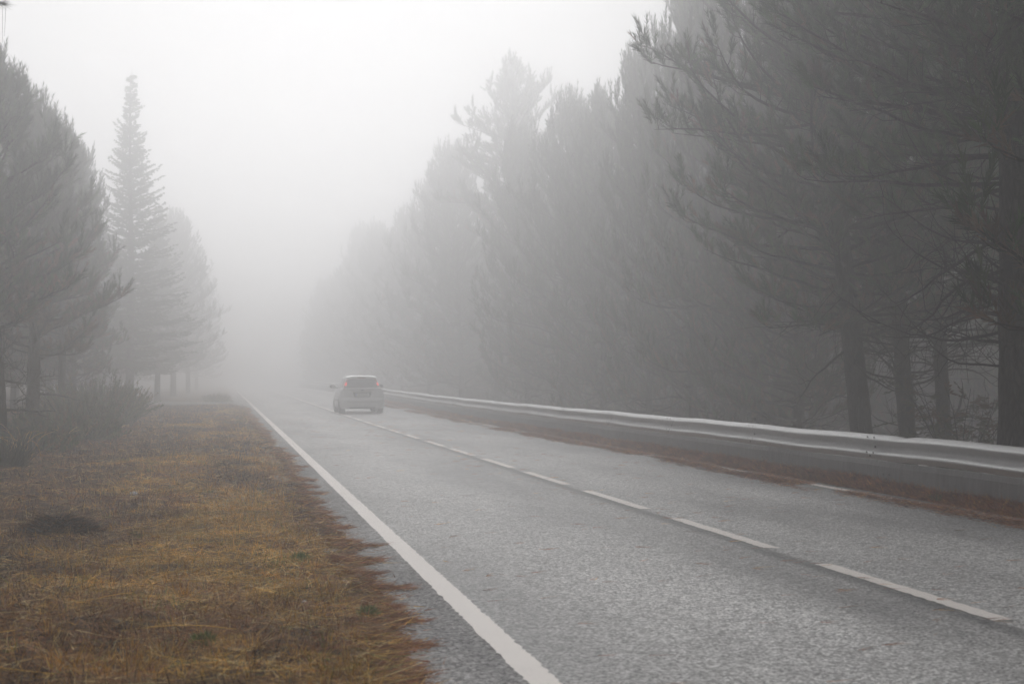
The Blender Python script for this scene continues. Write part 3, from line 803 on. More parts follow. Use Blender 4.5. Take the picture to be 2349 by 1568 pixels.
# low brambly growth along the foot of the wood
np.random.seed(44); mb = MB(); n = 26000
yy = 17 + 40 * np.random.rand(n) ** 1.2; x = -4.0 - .035 * (yy - 20) * 0 + np.random.normal(0, .75, n) - .45
keep = fbm(x * 1.1, yy * .8, 71) > .44; x, yy = x[keep], yy[keep]; n = len(x)
z = land_z(x, yy); hh = .30 * fbm(x * 1.6, yy * 1.6, 72) * 1.3
d = np.random.normal(size=(n, 3)); d[:, 2] = np.abs(d[:, 2]) * .9; d /= np.linalg.norm(d, axis=1)[:, None]
c = np.array(GB + [(.12, .06, .035), (.17, .12, .06)])[np.random.randint(0, 7, n)] * rnd(n, .6, 1.3)[:, None]
blades(mb, np.stack([x, yy, z + hh * np.random.rand(n)], 1), d, rnd(n, .05, .16), rnd(n, .008, .02), c)
tag(mb.build('undergrowth', M_leaf, use_col=True), 'low tangled green and brown weeds at the foot of the left pines', 'undergrowth', kind='stuff')

# arching pale grass stems and a pale dead stick in the weeds
def stems(px, zc, n, L, label, name='dry_stalk'):
    X, Y = at(px, zc); mb = MB()
    for k in range(n):
        a = random.uniform(0, 6.28); e = 1.45; p = [np.array([random.gauss(0, .08), random.gauss(0, .08), 0])]
        for w in range(7):
            e -= random.uniform(.05, .3); p.append(p[-1] + np.array([math.cos(a) * math.cos(e), math.sin(a) * math.cos(e), math.sin(e)]) * L / 7)
        mb.tube(p, np.linspace(.006, .003, 8), 3, 0, np.array(random.choice([PAL['straw'], PAL['gold'], (.2, .15, .1)])))
    o = mb.build(name, M_grass, use_col=True); o.location = (X, Y, float(land_z(X, Y))); tag(o, lab(label), 'weed', 'dry stalks in the weeds')
stems(35, 24, 12, .7, 'arching dry stalks before the left edge pine trunk')
stems(62, 23, 9, .6, 'thin dry stalks right of the dark grass clump')
stems(140, 26, 10, .6, 'dry stalks among the weeds below the slim pine')
X, Y = at(76, 23.5); mb = MB(); mb.tube([(0, 0, 0), (.005, 0, .15), (.0, 0, .28), (.02, .01, .36), (.05, .01, .42)], [.013, .011, .010, .007, .003], 5, 0, (.32, .30, .27))
o = mb.build('dead_stick', M_grass, use_col=True); o.location = (X, Y, float(land_z(X, Y))); tag(o, lab('short pale bare stick upright before the second left trunk'), 'stick')

# dark heap of old cut grass
np.random.seed(9); mb = MB(); n = 5200
a = rnd(n, 0, 2 * PI); r = np.sqrt(np.random.rand(n)); x = r * np.cos(a) * .33; y = r * np.sin(a) * .26; z = .17 * (1 - r ** 1.6)
az = a + np.random.normal(0, .9, n); el = rnd(n, -.1, .5)
blades(mb, np.stack([x, y, z * rnd(n, .8, 1)], 1), np.stack([np.cos(az) * np.cos(el), np.sin(az) * np.cos(el), np.sin(el)], 1), rnd(n, .06, .16), np.full(n, .006), pick(n, ['dark', 'brown'], [.8, .2]) * .75)
hp = mb.build('grass_heap', M_grass, use_col=True); hx, hy = at(140, 4504 / (1232 - 866)); hp.location = (hx, hy, float(land_z(hx, hy)))
tag(hp, lab('small dark heap of cut grass on the left verge'), 'grass heap')

# far dim shrub where the verge ends
o = broom_bush(640, .95, 1.0, 330, GB, .02).build('roadside_shrub', M_leaf, use_col=True); X, Y = -.35, 79
o.location = (X, Y, 0); o.scale = (.75, .75, .6); tag(o, lab('dim low shrub beside the edge line where the verge ends'), 'bush')

# leafy saplings behind the rail
def sapling(seed, Hh, spread):
    np.random.seed(seed); random.seed(seed); K = MB()
    for k in range(8):
        a = random.uniform(0, 6.28); e = 1.3; p = [np.array([0, 0, 0.])]; L = Hh * random.uniform(.7, 1.1)
        for w in range(9):
            e -= random.uniform(-.02, .12) * spread; a += random.gauss(0, .15)
            p.append(p[-1] + np.array([math.cos(a) * math.cos(e), math.sin(a) * math.cos(e), math.sin(e)]) * L / 9)
        K.twig(p, np.linspace(.012, .004, 10), 4, 1, (.12, .08, .05)); P = np.array(p)
        for q in range(9):
            i = random.randint(3, 8); b = P[i]; a3 = a + random.gauss(0, 1.3); e3 = random.gauss(.1, .4)
            d = np.array([math.cos(a3) * math.cos(e3), math.sin(a3) * math.cos(e3), math.sin(e3)]); l = random.uniform(.2, .45)
            K.twig([b, b + d * l], [.004, .002], 3, 1, (.12, .08, .05))
            m = 16; s = np.repeat(np.linspace(.2, 1, 8), 2)[:, None]; sd = np.cross(d, [0, 0, 1.0]); sg = np.tile([1, -1], 8)[:, None]
            dd = sd * sg + d * .6 + np.random.normal(size=(m, 3)) * .2; dd /= np.linalg.norm(dd, axis=1)[:, None]
            base = b + d * l * s; w_ = np.cross(dd, np.random.normal(size=(m, 3))); w_ /= np.linalg.norm(w_, axis=1)[:, None]
            ll = rnd(m, .06, .10)[:, None]; ww = .016
            v = np.stack([base, base + dd * ll * .5 + w_ * ww, base + dd * ll, base + dd * ll * .5 - w_ * ww], 1).reshape(-1, 3)
            K.add(v, np.arange(4 * m).reshape(m, 4), 0, np.tile(np.array(random.choice([(.12, .10, .05), (.09, .10, .05), (.15, .09, .05)])), (4 * m, 1)))
    return K
for k, (px, zc, Hh, lb) in enumerate(((2222, 25, 3.2, 'leafy bracken like sapling between the slim straight pine and the edge pine'), (2262, 24, 2.6, 'small leafy sapling beside the thick edge trunk'),
                                      (2130, 27.5, 2.4, 'thin leafy sapling between the two slim pines'), (2200, 22, 2.2, 'low leafy sapling just over the rail near the edge pine'))):
    X, Y = at(px, zc); o = sapling(700 + k, Hh, 1).build('sapling', [M_leaf, M_twig], use_col=True); o.location = (X, Y, float(land_z(X, Y))); tag(o, lab(lb), 'sapling', 'saplings behind the guardrail')

# green tufts by the rail foot and small verge weeds
for k, (x, y, lb) in enumerate(((7.68, 14.4, 'small green weed in the needle drift under the guardrail notch'), (7.66, 11.6, 'pale green weed in the needle drift farther right'))):
    o = broom_bush(800 + k, .07, .13, 26, [(.10, .13, .05), (.20, .20, .09)], .003, False).build('weed', M_leaf, use_col=True)
    o.location = (x, y, .07); tag(o, lab(lb), 'weed', 'weeds in the needle drift')
for k, (px, py, lb) in enumerate(((470, 1485, 'tiny green weed low in the verge near the white pebble'), (845, 1410, 'green weed at the ragged asphalt edge'), (690, 1290, 'green sprig in the brown verge strip'))):
    zc = 4504 / (py - 866); X, Y = at(px, zc)
    o = broom_bush(820 + k, .05, .07, 30, [(.20, .30, .10), (.26, .34, .14)], .003, True).build('weed', M_leaf, use_col=True)
    o.location = (X, Y, float(land_z(X, Y)) + .01); o.scale = (.7, .7, .7); tag(o, lab(lb), 'weed', 'weeds on the verge')

# scraps of white litter
def scrap(name, px, py, size, seed, label, cat):
    random.seed(seed); zc = 4504 / (py - 866); X, Y = at(px, zc); mb = MB()
    nx, ny = 7, 5; P = np.zeros((nx, ny, 3))
    for i in range(nx):
        for j in range(ny):
            P[i, j] = ((i / (nx - 1) - .5) * size[0], (j / (ny - 1) - .5) * size[1] * (1 - .35 * (1 - i / 6)), .012 * math.sin(i * 1.3 + j) + random.uniform(0, .008) + .25 * size[1] * (j / (ny - 1)))
    mb.grid(P); Q = P.copy(); Q[..., 2] -= .002; mb.grid(Q[::-1])
    o = mb.build(name, M_paper, smooth_=True); o.location = (X, Y, float(land_z(X, Y)) + .045); o.rotation_euler = (.2, 0, .15); tag(o, lab(label), cat)
scrap('paper_scrap', 309, 1148, (.085, .06), 1, 'crumpled white paper scrap on the golden verge', 'litter')
def pebble(px, py, r, seed, label):
    random.seed(seed); zc = 4504 / (py - 866); X, Y = at(px, zc); mb = MB()
    bm = bmesh.new(); bmesh.ops.create_icosphere(bm, subdivisions=2, radius=r)
    for v_ in bm.verts: v_.co *= random.uniform(.8, 1.15); v_.co.z *= .6
    me = bpy.data.meshes.new('pebble'); bm.to_mesh(me); bm.free(); me.materials.append(M_paper)
    o = bpy.data.objects.new('pebble', me); C.objects.link(o); o.location = (X, Y, float(land_z(X, Y)) + .035); tag(o, lab(label), 'pebble')
pebble(701, 1393, .014, 3, 'small white pebble low on the verge')
pebble(749, 1243, .010, 4, 'tiny white pebble near the asphalt edge')

# ------------------------------------------------------------------ guardrail
GX = 7.75
rail = empty('guardrail', (0, 0, 0)); tag(rail, lab('long galvanised steel guardrail with lower skirt along the right road edge'), 'guardrail')
# W profile: (offset from the face toward the road, height)
WP = [(.045, .385), (.028, .390), (.012, .402), (-.004, .418), (-.030, .436), (-.042, .447), (-.046, .458), (-.042, .469), (-.028, .482), (.0, .500), (.022, .515), (.034, .530), (.038, .543), (.034, .556),
      (.022, .571), (.0, .586), (-.028, .604), (-.042, .617), (-.046, .628), (-.042, .640), (-.030, .652), (-.004, .670), (.014, .684), (.030, .692), (.045, .694)]
JY = [16.1 + 4 * k for k in range(-4, 36)]
for j, y0 in enumerate(JY[:-1]):
    y1 = JY[j + 1] + .16                       # laps over the next one
    if y0 > 150: break
    near = y0 < 45
    ys_ = np.linspace(y0 - .16, y1, 34 if near else 4)
    P = np.zeros((len(ys_), len(WP), 3)); Q = P.copy()
    for i, yy_ in enumerate(ys_):
        lap = -.004 * (1 - smooth(y0 - .16, y1, yy_))
        for q, (ox, oz) in enumerate(WP):
            sag = .006 * math.sin(yy_ * .9 + 1) + .004 * math.sin(yy_ * 2.3)
            dent = 0
            if q >= 19: dent = -.022 * math.exp(-((yy_ - 15.35) / .16) ** 2) * (q - 18) / 6
            gx = GX + ox * .95 + .010 * math.sin(yy_ * .55) + lap
            z = float(road_z(GX, yy_)) + oz + sag + dent
            P[i, q] = (gx, yy_, z); Q[i, q] = (gx + .004, yy_, z)
    mb = MB(); mb.grid(P[::-1]); mb.grid(Q)
    # rolled edge rims closing front to back
    for q in (0, len(WP) - 1):
        mb.grid(np.stack([P[:, q], Q[:, q]], 0))
    sec = mb.build('rail_section', M_steel, rail, smooth_=True)
    if y0 < 62:
        zr = float(road_z(GX, y0))
        for (dy, oz, ox) in ((-.09, .662, -.022), (.09, .662, -.022), (-.09, .478, -.036), (.09, .478, -.036), (-.02, .543, .030), (.0, .436, -.034)):
            mb = MB(); a = np.linspace(0, 2 * PI, 10, endpoint=False)
            rr_ = .014 if oz != .543 else .018
            for (h0, h1, r1) in ((.0, .006, rr_ * 1.0), (.006, .011, rr_ * .75)):
                mb.tube([(-h0, 0, 0), (-h1, 0, 0)], [r1, r1 * .92], 10, 0, cap=True)
            bo = mb.build('bolt', M_bolt, sec); bo.location = (GX + ox * .95 - .006, y0 + dy, zr + oz); bo.rotation_euler = (0, -.5 if oz in (.662, .478) else 0, 0)
            bo.scale = (1, 1.15, .8)
    # post behind, with its block
    zr = float(road_z(GX, y0))
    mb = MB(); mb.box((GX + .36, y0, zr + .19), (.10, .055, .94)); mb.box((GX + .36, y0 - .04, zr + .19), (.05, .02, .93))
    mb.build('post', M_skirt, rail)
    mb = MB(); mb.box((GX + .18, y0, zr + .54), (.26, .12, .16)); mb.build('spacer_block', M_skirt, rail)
    # lower skirt panel with a bevelled top ledge
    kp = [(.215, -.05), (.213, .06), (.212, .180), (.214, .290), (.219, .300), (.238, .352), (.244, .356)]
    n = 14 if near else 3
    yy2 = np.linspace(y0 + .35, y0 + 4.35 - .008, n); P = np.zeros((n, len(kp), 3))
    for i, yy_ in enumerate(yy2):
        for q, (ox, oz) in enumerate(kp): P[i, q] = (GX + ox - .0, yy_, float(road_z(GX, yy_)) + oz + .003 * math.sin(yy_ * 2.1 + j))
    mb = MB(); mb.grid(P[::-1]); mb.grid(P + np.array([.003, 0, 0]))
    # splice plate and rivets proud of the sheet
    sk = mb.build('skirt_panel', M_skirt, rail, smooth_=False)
    if y0 < 50:
        for (dy, oz) in ((-.05, .20), (.10, .195), (.03, .145), (.08, .10)):
            mb = MB(); mb.tube([(0, 0, 0), (-.006, 0, 0)], [.011, .009], 8, 0, cap=True)
            bo = mb.build('bolt', M_bolt, sk); bo.location = (GX + .209, y0 + .35 + dy - .3, zr + oz)
        mb = MB(); mb.box((GX + .2105, y0 + .35, zr + .19), (.003, .05, .2)); mb.build('seam_strip', M_skirt, sk)

# ------------------------------------------------------------------ the car
def build_car():
    car = empty('hatchback_car', (0, 0, 0)); tag(car, lab('small silver hatchback driving away into the fog, tail lamps lit'), 'car')
    # y = 0 at the rear bumper, forward +y ; x half width
    #        y     w    zb   top   topw
    S = [(0.00, .66, .27, .50, .64), (0.02, .76, .22, .53, .74), (0.06, .81, .19, .555, .79), (.095, .825, .18, .565, .80), (.10, .825, .18, .60, .76), (.112, .828, .18, .84, .735), (.125, .83, .18, .925, .725), (.15, .832, .18, .95, .735),
         (.30, .838, .18, .955, .765), (.8, .84, .18, .95, .775), (1.4, .84, .17, .93, .775), (2.0, .84, .17, .92, .775), (2.6, .84, .17, .92, .765), (2.95, .835, .17, .925, .74), (3.25, .83, .17, .86, .70), (3.55, .80, .18, .78, .64), (3.78, .73, .20, .68, .56), (3.88, .62, .24, .56, .50), (3.92, .5, .28, .48, .42)]
    L = 3.92
    P = []
    for (y, w, zb, tp, tw) in S:
        mid = zb + (tp - zb) * .45
        half = [(0, zb), (w * .55, zb), (w * .86, zb + .005), (w * .97, zb + .06), (w, zb + .16 * (tp - zb) + .04), (w, mid), (w * .995, zb + (tp - zb) * .66), ((w + tw) / 2 * 1.005, zb + (tp - zb) * .90), (tw, tp), (tw * .93, tp + .012), (tw * .5, tp + .022), (0, tp + .026)]
        ring = half + [(-a, b_) for a, b_ in half[-2:0:-1]]
        P.append([(a, y - L / 2, b_) for a, b_ in ring])
    P = np.array(P); Pc = np.concatenate([P, P[:, :1]], 1)
    mb = MB(); mb.grid(Pc)
    for e, fl in ((0, 1), (-1, 0)):
        ring = P[e]; c = ring.mean(0); k = np.arange(len(ring)); f = np.stack([k, (k + 1) % len(ring), np.full(len(ring), len(ring))], 1)
        mb.add(np.vstack([ring, c]), f if fl else f[:, ::-1])
    me = mb.mesh('body', M_carpaint, smooth_=True)
    bm = bmesh.new(); bm.from_mesh(me); bmesh.ops.remove_doubles(bm, verts=bm.verts, dist=.0005); bmesh.ops.recalc_face_normals(bm, faces=bm.faces); bm.to_mesh(me); bm.free()
    body = bpy.data.objects.new('body', me); C.objects.link(body); body.parent = car
    # wheel arches cut through the flanks
    WY = (.66 - L / 2, 3.14 - L / 2)
    cut = []
    for wy in WY:
        for s in (-1, 1):
            bm = bmesh.new(); bmesh.ops.create_cone(bm, cap_ends=True, segments=40, radius1=.345, radius2=.345, depth=.30, matrix=Matrix.Translation((s * .79, wy, .30)) @ Matrix.Rotation(PI / 2, 4, 'Y'))
            m_ = bpy.data.meshes.new('cut'); bm.to_mesh(m_); bm.free(); m_.materials.append(M_trim); o = bpy.data.objects.new('cut', m_); C.objects.link(o); cut.append(o)
    for o in cut:
        md = body.modifiers.new('b', 'BOOLEAN'); md.object = o; md.operation = 'DIFFERENCE'; md.solver = 'EXACT'
    dg = bpy.context.evaluated_depsgraph_get(); ev = body.evaluated_get(dg)
    nm = bpy.data.meshes.new_from_object(ev); body.modifiers.clear(); body.data = nm
    for o in cut: bpy.data.objects.remove(o)
    # cabin: stacked rounded rings
    def ring(z):
        zs = [.93, 1.0, 1.15, 1.30, 1.375, 1.415, 1.435, 1.448]
        yb = [.14, .165, .235, .315, .40, .50, .66, .90]
        yf = [3.05, 2.93, 2.68, 2.42, 2.26, 2.14, 2.0, 1.8]
        hw = [.755, .735, .675, .61, .565, .525, .46, .33]
        return np.interp(z, zs, yb) - L / 2, np.interp(z, zs, yf) - L / 2, np.interp(z, zs, hw)
    def rpoint(u, z, off=0):
        """u 0..1 counter clockwise from rear left corner along the superellipse outline"""
        yb, yf, hw = ring(z); cy = (yb + yf) / 2; hy = (yf - yb) / 2; a = u * 2 * PI; n_ = 7.0
        c, s = math.cos(a), math.sin(a)
        r = (abs(c) ** n_ + abs(s) ** n_) ** (-1 / n_)
        return ((hw + off) * r * c, cy + (hy + off) * r * s, z)
    zz = [.93, .96, 1.0, 1.075, 1.15, 1.225, 1.30, 1.34, 1.375, 1.40, 1.415, 1.428, 1.435, 1.443, 1.448]
    N = 96
    # sample outline densely at the corners
    us = np.linspace(0, 1, N, endpoint=False)
    G = np.array([[rpoint(u, z) for u in list(us) + [0]] for z in zz])
    mb = MB(); mb.grid(G)
    top = G[-1][:-1]; c = top.mean(0) + np.array([0, 0, .004]); k = np.arange(N); mb.add(np.vstack([top, c]), np.stack([k, (k + 1) % N, np.full(N, N)], 1))
    mb.build('roof', M_carpaint, car, smooth_=True)
    # glass: panels following the cabin skin, 5 mm proud
    def xpanel(side, x0b, x1b, x0t, x1t, z0, z1, off, nz=5, nx=8):
        P = np.zeros((nz, nx, 3))
        for i, z in enumerate(np.linspace(z0, z1, nz)):
            yb, yf, hw = ring(z); f = i / (nz - 1); a = x0b + (x0t - x0b) * f; b_ = x1b + (x1t - x1b) * f
            cy = (yb + yf) / 2; hy = (yf - yb) / 2
            for j, x in enumerate(np.linspace(a, b_, nx)):
                t = min(.999, abs(x) / hw); yy = cy + side * (hy * (1 - t ** 7.0) ** (1 / 7.0) + off)
                P[i, j] = (x, yy, z)
        return P
    mb = MB(); mb.grid(xpanel(-1, -.60, .60, -.50, .50, .972, 1.318, .006, 8, 14)); rw = mb.build('rear_window', M_glass, car, smooth_=True)
    mb = MB(); mb.tube([(.02, -L / 2 + .15, .985), (-.12, -L / 2 + .165, 1.0), (-.34, -L / 2 + .19, 1.055)], [.010, .008, .006], 5); mb.build('wiper', M_trim, rw)
    mb = MB(); mb.grid(xpanel(1, -.62, .62, -.50, .50, .98, 1.34, .006, 8, 14)); mb.build('windscreen', M_glass, car, smooth_=True)
    for s in (-1, 1):
        for (ya, yb_, za, zb_) in ((.62, 1.42, .985, 1.335), (1.50, 2.62, .985, 1.335)):
            P = np.zeros((6, 10, 3))
            for i, z in enumerate(np.linspace(za, zb_, 6)):
                f = i / 5; y0_, y1_ = ya + (.08 * f if ya < 1 else 0), yb_ - (.40 * f if ya > 1 else 0)
                yb2, yf2, hw = ring(z); cy = (yb2 + yf2) / 2; hy = (yf2 - yb2) / 2
                for j, y in enumerate(np.linspace(y0_, y1_, 10)):
                    t = min(.999, abs((y - L / 2) - cy) / hy); P[i, j] = (s * (hw * (1 - t ** 7) ** (1 / 7) + .005), y - L / 2, z)
            mb = MB(); mb.grid(P); mb.build('side_window', M_glass, car, smooth_=True)
    # roof spoiler with a high brake lamp
    mb = MB()
    P = np.array([[(x, -L / 2 + y + .10 * (abs(x) / .56) ** 2.2 * .6, z - .035 * (abs(x) / .56) ** 2.5) for x in np.linspace(-.555, .555, 13)] for (y, z) in ((.56, 1.436), (.40, 1.432), (.27, 1.405), (.235, 1.385), (.24, 1.350), (.30, 1.342), (.36, 1.36))])
    mb.grid(P); mb.grid(P[::-1] + np.array([0, .004, 0])); spo = mb.build('spoiler', M_carpaint, car, smooth_=True)
    mb = MB(); mb.box((0, -L / 2 + .245, 1.345), (.30, .03, .03)); mb.build('brake_lamp', M_tail, spo)
    # tall tail lamps on the rear pillars, middle cell lit
    for s in (-1, 1):
        def strip(z0, z1, wa, wb, off, n=7):
            P = np.zeros((n, 5, 3))
            for i, z in enumerate(np.linspace(z0, z1, n)):
                yb2, yf2, hw = ring(max(z, .95)); inner = np.interp(z, [.80, .97, 1.32], [.655, .612, .512]); outer = inner + np.interp(i / (n - 1), [0, 1], [wa, wb])
                hwz = hw if z > .95 else .765
                for j, x in enumerate(np.linspace(inner, outer, 5)):
                    t = min(.985, x / hwz); cy = (yb2 + yf2) / 2; hy = (yf2 - yb2) / 2
                    y_ = cy - (hy * (1 - t ** 7.0) ** (1 / 7.0) + off)
                    if z < .95: y_ = min(y_, -L / 2 + .12)
                    P[i, j] = (s * x, y_, z)
            return P if s > 0 else P[:, ::-1]
        mb = MB(); mb.grid(strip(.80, 1.32, .09, .035, .010, 12)); tl_ = mb.build('tail_lamp', M_tail, car, smooth_=True)
        mb = MB(); mb.grid(strip(1.06, 1.17, .062, .052, .016, 4)); mb.build('lit_cell', M_tailon, tl_)
    # rear panel: ledge under the window, plate recess, plate, badge, handle strip, bumper details
    mb = MB()
    P = np.array([[(x, -L / 2 + y + .03 * (abs(x) / .66) ** 3, z) for x in np.linspace(-.655, .655, 11)] for (y, z) in ((.165, .975), (.12, .972), (.085, .955), (.075, .93), (.083, .90), (.103, .885), (.103, .60), (.085, .575), (.10, .56))])
    mb.grid(P); mb.grid(P[::-1] + np.array([0, .006, 0])); hatch = mb.build('tailgate', M_carpaint, car, smooth_=True)
    mb = MB(); q = [(-.36, .815), (.36, .815), (.29, .63), (-.29, .63)]
    yq = -L / 2 + .098
    mb.add([(x, yq, z) for x, z in q], [[0, 3, 2, 1]]); rec = mb.build('plate_recess', M_trim, car)
    mb = MB(); mb.box((0, -L / 2 + .088, .825), (.78, .022, .022)); mb.build('handle_strip', M_chrome, rec)
    mb = MB(); mb.box((0, -L / 2 + .092, .715), (.52, .008, .115)); pl = mb.build('number_plate', M_plate, car)
    mb = MB(); mb.box((-.235, -L / 2 + .0865, .715), (.04, .002, .105)); mb.build('plate_band', M_blue, pl)
    cu = bpy.data.curves.new('txt', 'FONT'); cu.body = '94-94-ZG'; cu.size = .108; cu.align_x = 'CENTER'; cu.align_y = 'CENTER'; cu.extrude = .0008; cu.offset = .0015
    to = bpy.data.objects.new('txt', cu); C.objects.link(to); dg = bpy.context.evaluated_depsgraph_get(); dg.update()
    tm = bpy.data.meshes.new_from_object(to.evaluated_get(dg)); bpy.data.objects.remove(to)
    tm.materials.clear(); tm.materials.append(M_plateink)
    to = bpy.data.objects.new('plate_lettering', tm); C.objects.link(to); to.parent = pl; to.location = (.02, -L / 2 + .0865, .715); to.rotation_euler = (PI / 2, 0, 0); to.scale = (.88, 1, 1)
    mb = MB(); a = np.linspace(0, 2 * PI, 24, endpoint=False)
    mb.tube([(0, -L / 2 + .080, .885), (0, -L / 2 + .070, .885)], [.045, .042], 24, 0, cap=True)
    bd = mb.build('badge', M_badge, car); bd.scale = (1.25, 1, .55); bd.location = (0, 0, .885 * .45)
    # bumper skin with top ledge
    mb = MB()
    P = np.array([[(x * k_, -L / 2 + y + .20 * (abs(x) / .83) ** 6, z) for x in np.linspace(-.83, .83, 23)] for (k_, y, z) in ((.96, .10, .60), (.985, .02, .585), (1.0, -.012, .555), (1.0, -.02, .50), (1.0, -.02, .43), (1.0, -.010, .42), (1.0, -.014, .40), (.985, .0, .28), (.95, .04, .20), (.9, .10, .185))])
    mb.grid(P); mb.grid(P[::-1] + np.array([0, .006, 0])); mb.build('bumper', M_carpaint, car, smooth_=True)
    mb = MB(); mb.box((0, -L / 2 + .02, .225), (1.0, .03, .05)); mb.build('lower_valance', M_trim, car)
    # mirrors
    for s in (-1, 1):
        mb = MB(); bm = bmesh.new(); bmesh.ops.create_uvsphere(bm, u_segments=20, v_segments=12, radius=1)
        for v_ in bm.verts: v_.co = Vector((v_.co.x * .115, v_.co.y * .065, v_.co.z * .075)); v_.co += Vector((s * .935, 2.42 - L / 2, 1.02))
        me = bpy.data.meshes.new('mirror'); bm.to_mesh(me); bm.free(); me.materials.append(M_trim)
        for p in me.polygons: p.use_smooth = True
        mi = bpy.data.objects.new('mirror', me); C.objects.link(mi); mi.parent = car
        mb = MB(); mb.tube([(s * .74, 2.46 - L / 2, .96), (s * .86, 2.44 - L / 2, .99)], [.028, .022], 6, 0, cap=True); mb.build('mirror_arm', M_trim, mi)
        mb = MB(); mb.tube([(s * .935, 2.362 - L / 2, 1.02), (s * .935, 2.352 - L / 2, 1.02)], [.055, .052], 16, 0, cap=True); mb.build('mirror_glass', M_chrome, mi)
        # door handles and seams
        for y in (1.45, 2.3 - .75):
            pass
        mb = MB(); mb.box((s * .828, 1.0 - L / 2, .80), (.025, .17, .028)); mb.build('door_handle', M_carpaint, car)
        mb = MB(); mb.box((s * .832, 1.85 - L / 2, .79), (.025, .17, .028)); mb.build('door_handle', M_carpaint, car)
        mb = MB(); mb.box((s * .842, 1.9 - L / 2, .50), (.014, 1.85, .045)); mb.build('side_moulding', M_trim, car)
    # wheels
    for wy in WY:
        for s in (-1, 1):
            prof = [(.0, .155), (.03, .165), (.045, .20), (.025, .255), (.03, .275), (.015, .293), (-.03, .298), (-.13, .298), (-.172, .293), (-.185, .275), (-.18, .20), (-.17, .155)]
            mb = MB(); a = np.linspace(0, 2 * PI, 41)
            P = np.array([[(s * (.80 + o_ ), wy + r_ * math.cos(t_), .298 + r_ * math.sin(t_)) for t_ in a] for o_, r_ in prof]); mb.grid(P)
            w = mb.build('wheel', M_tyre, car, smooth_=True)
            mb = MB(); P = np.array([[(s * (.80 + o_), wy + r_ * math.cos(t_), .298 + r_ * math.sin(t_)) for t_ in a] for o_, r_ in ((.01, .198), (-.02, .180), (-.02, .06), (.0, .055), (.0, .001))]); mb.grid(P); mb.build('rim', M_rim, w, smooth_=True)
    # exhaust and underbody
    mb = MB(); mb.box((0, .1, .20), (1.1, 3.2, .05)); mb.build('underbody', M_trim, car)
    return car
car = build_car()
zc_car = 53.5
cx, cy = at(832, zc_car)
car.location = (cx, cy + 1.96, float(road_z(cx, cy)) + .002)
car.rotation_euler = (0, -math.atan(float(road_z(cx + .8, cy) - road_z(cx - .8, cy)) / 1.6), 0)

# ------------------------------------------------------------------ haze
mb = MB(); mb.box((0, 0, 0), (1, 1, 1)); hz = mb.build('haze', bpy.data.materials.new('haze_air'))
x0, x1, y0, y1, z0, z1 = -905, 905, -405, 905, -7.3, 21.5
hz.location = ((x0 + x1) / 2, (y0 + y1) / 2, (z0 + z1) / 2); hz.scale = (x1 - x0, y1 - y0, z1 - z0); tag(hz, kind='stuff', label='thick pale fog filling the air over the road', cat='fog')
hm = hz.data.materials[0]; hm.use_nodes = True; nt = hm.node_tree; nt.nodes.clear()
out = nt.nodes.new('ShaderNodeOutputMaterial'); pv = nt.nodes.new('ShaderNodeVolumePrincipled')
pv.inputs['Color'].default_value = (.982, .984, .995, 1); pv.inputs['Density'].default_value = .0185; pv.inputs['Anisotropy'].default_value = .76
nt.links.new(pv.outputs[0], out.inputs['Volume'])

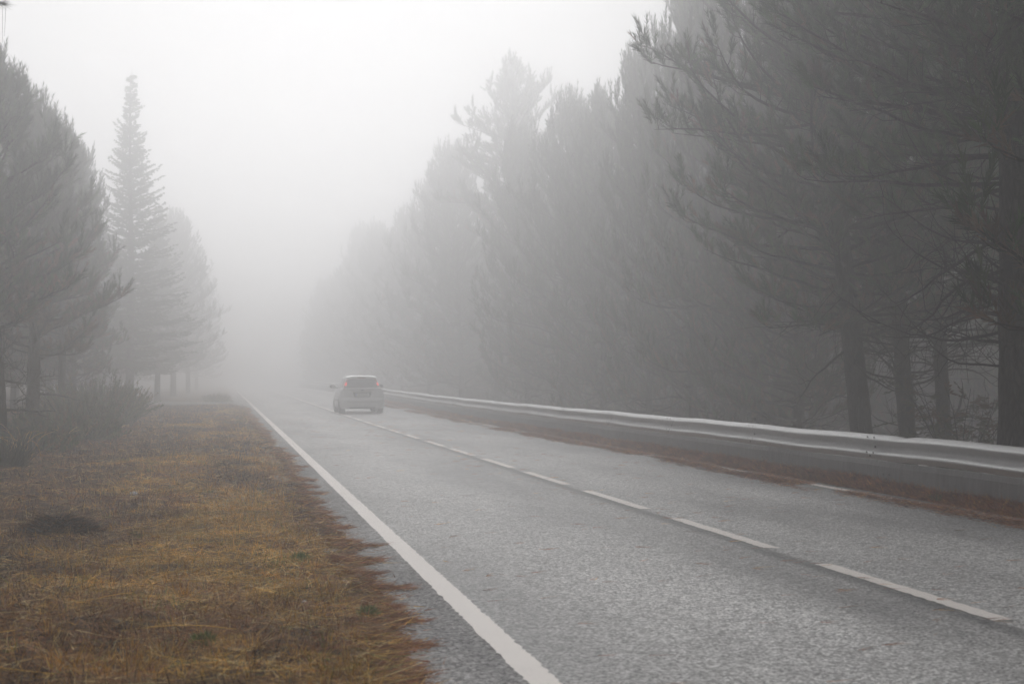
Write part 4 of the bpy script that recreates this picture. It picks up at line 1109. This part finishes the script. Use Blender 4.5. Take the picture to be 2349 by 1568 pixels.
# ------------------------------------------------------------------ light
SKY_G = .1
SUN_EL, SUN_AZ = math.radians(38), math.radians(13)      # azimuth right of +Y
w = bpy.data.worlds.new('World'); sc.world = w; w.use_nodes = True; nt = w.node_tree; nt.nodes.clear()
sky = nt.nodes.new('ShaderNodeTexSky'); sky.sky_type = 'NISHITA'; sky.sun_disc = False; sky.sun_elevation = SUN_EL; sky.sun_rotation = SUN_AZ
sky.air_density = 1.0; sky.dust_density = 4.0; sky.ozone_density = 1.0
hs_ = nt.nodes.new('ShaderNodeHueSaturation'); hs_.inputs['Saturation'].default_value = .10
bg = nt.nodes.new('ShaderNodeBackground'); bg.inputs['Strength'].default_value = .15
ow = nt.nodes.new('ShaderNodeOutputWorld')
gm_ = nt.nodes.new('ShaderNodeGamma'); gm_.inputs['Gamma'].default_value = SKY_G
nt.links.new(sky.outputs[0], gm_.inputs['Color']); nt.links.new(gm_.outputs[0], hs_.inputs['Color']); nt.links.new(hs_.outputs[0], bg.inputs['Color']); nt.links.new(bg.outputs[0], ow.inputs['Surface'])
sl = bpy.data.lights.new('sun', 'SUN'); sl.energy = 2.4; sl.angle = math.radians(70); sl.color = (1, .988, .978)
so = bpy.data.objects.new('sun', sl); C.objects.link(so)
dirv = Vector((math.sin(SUN_AZ) * math.cos(SUN_EL), math.cos(SUN_AZ) * math.cos(SUN_EL), math.sin(SUN_EL)))
so.rotation_euler = (-dirv).to_track_quat('-Z', 'Y').to_euler(); so.location = dirv * 60

# ------------------------------------------------------------------ camera
cam = bpy.data.cameras.new('camera'); co = bpy.data.objects.new('camera', cam); C.objects.link(co); sc.camera = co
cam.lens = 50; cam.sensor_width = 36; cam.clip_end = 3000; cam.clip_start = .1
co.location = (0, 0, H_CAM); co.rotation_euler = (PI / 2 + math.atan(82 / F), 0, -TH)
cam.dof.use_dof = True; cam.dof.focus_distance = 24; cam.dof.aperture_fstop = 4.0

# ------------------------------------------------------------------ render settings
sc.view_settings.view_transform = 'Standard'; sc.view_settings.look = 'None'; sc.view_settings.gamma = 1.0; sc.view_settings.exposure = 0.3
cy_ = sc.cycles
cy_.max_bounces = 6; cy_.diffuse_bounces = 3; cy_.glossy_bounces = 2; cy_.transmission_bounces = 2; cy_.volume_bounces = 2; cy_.transparent_max_bounces = 4
cy_.use_denoising = True; cy_.denoiser = 'OPENIMAGEDENOISE'; cy_.denoising_input_passes = 'RGB_ALBEDO_NORMAL'; cy_.denoising_prefilter = 'ACCURATE'
cy_.use_adaptive_sampling = True; cy_.adaptive_threshold = .035
cy_.sample_clamp_indirect = 4.0
sc.render.film_transparent = False
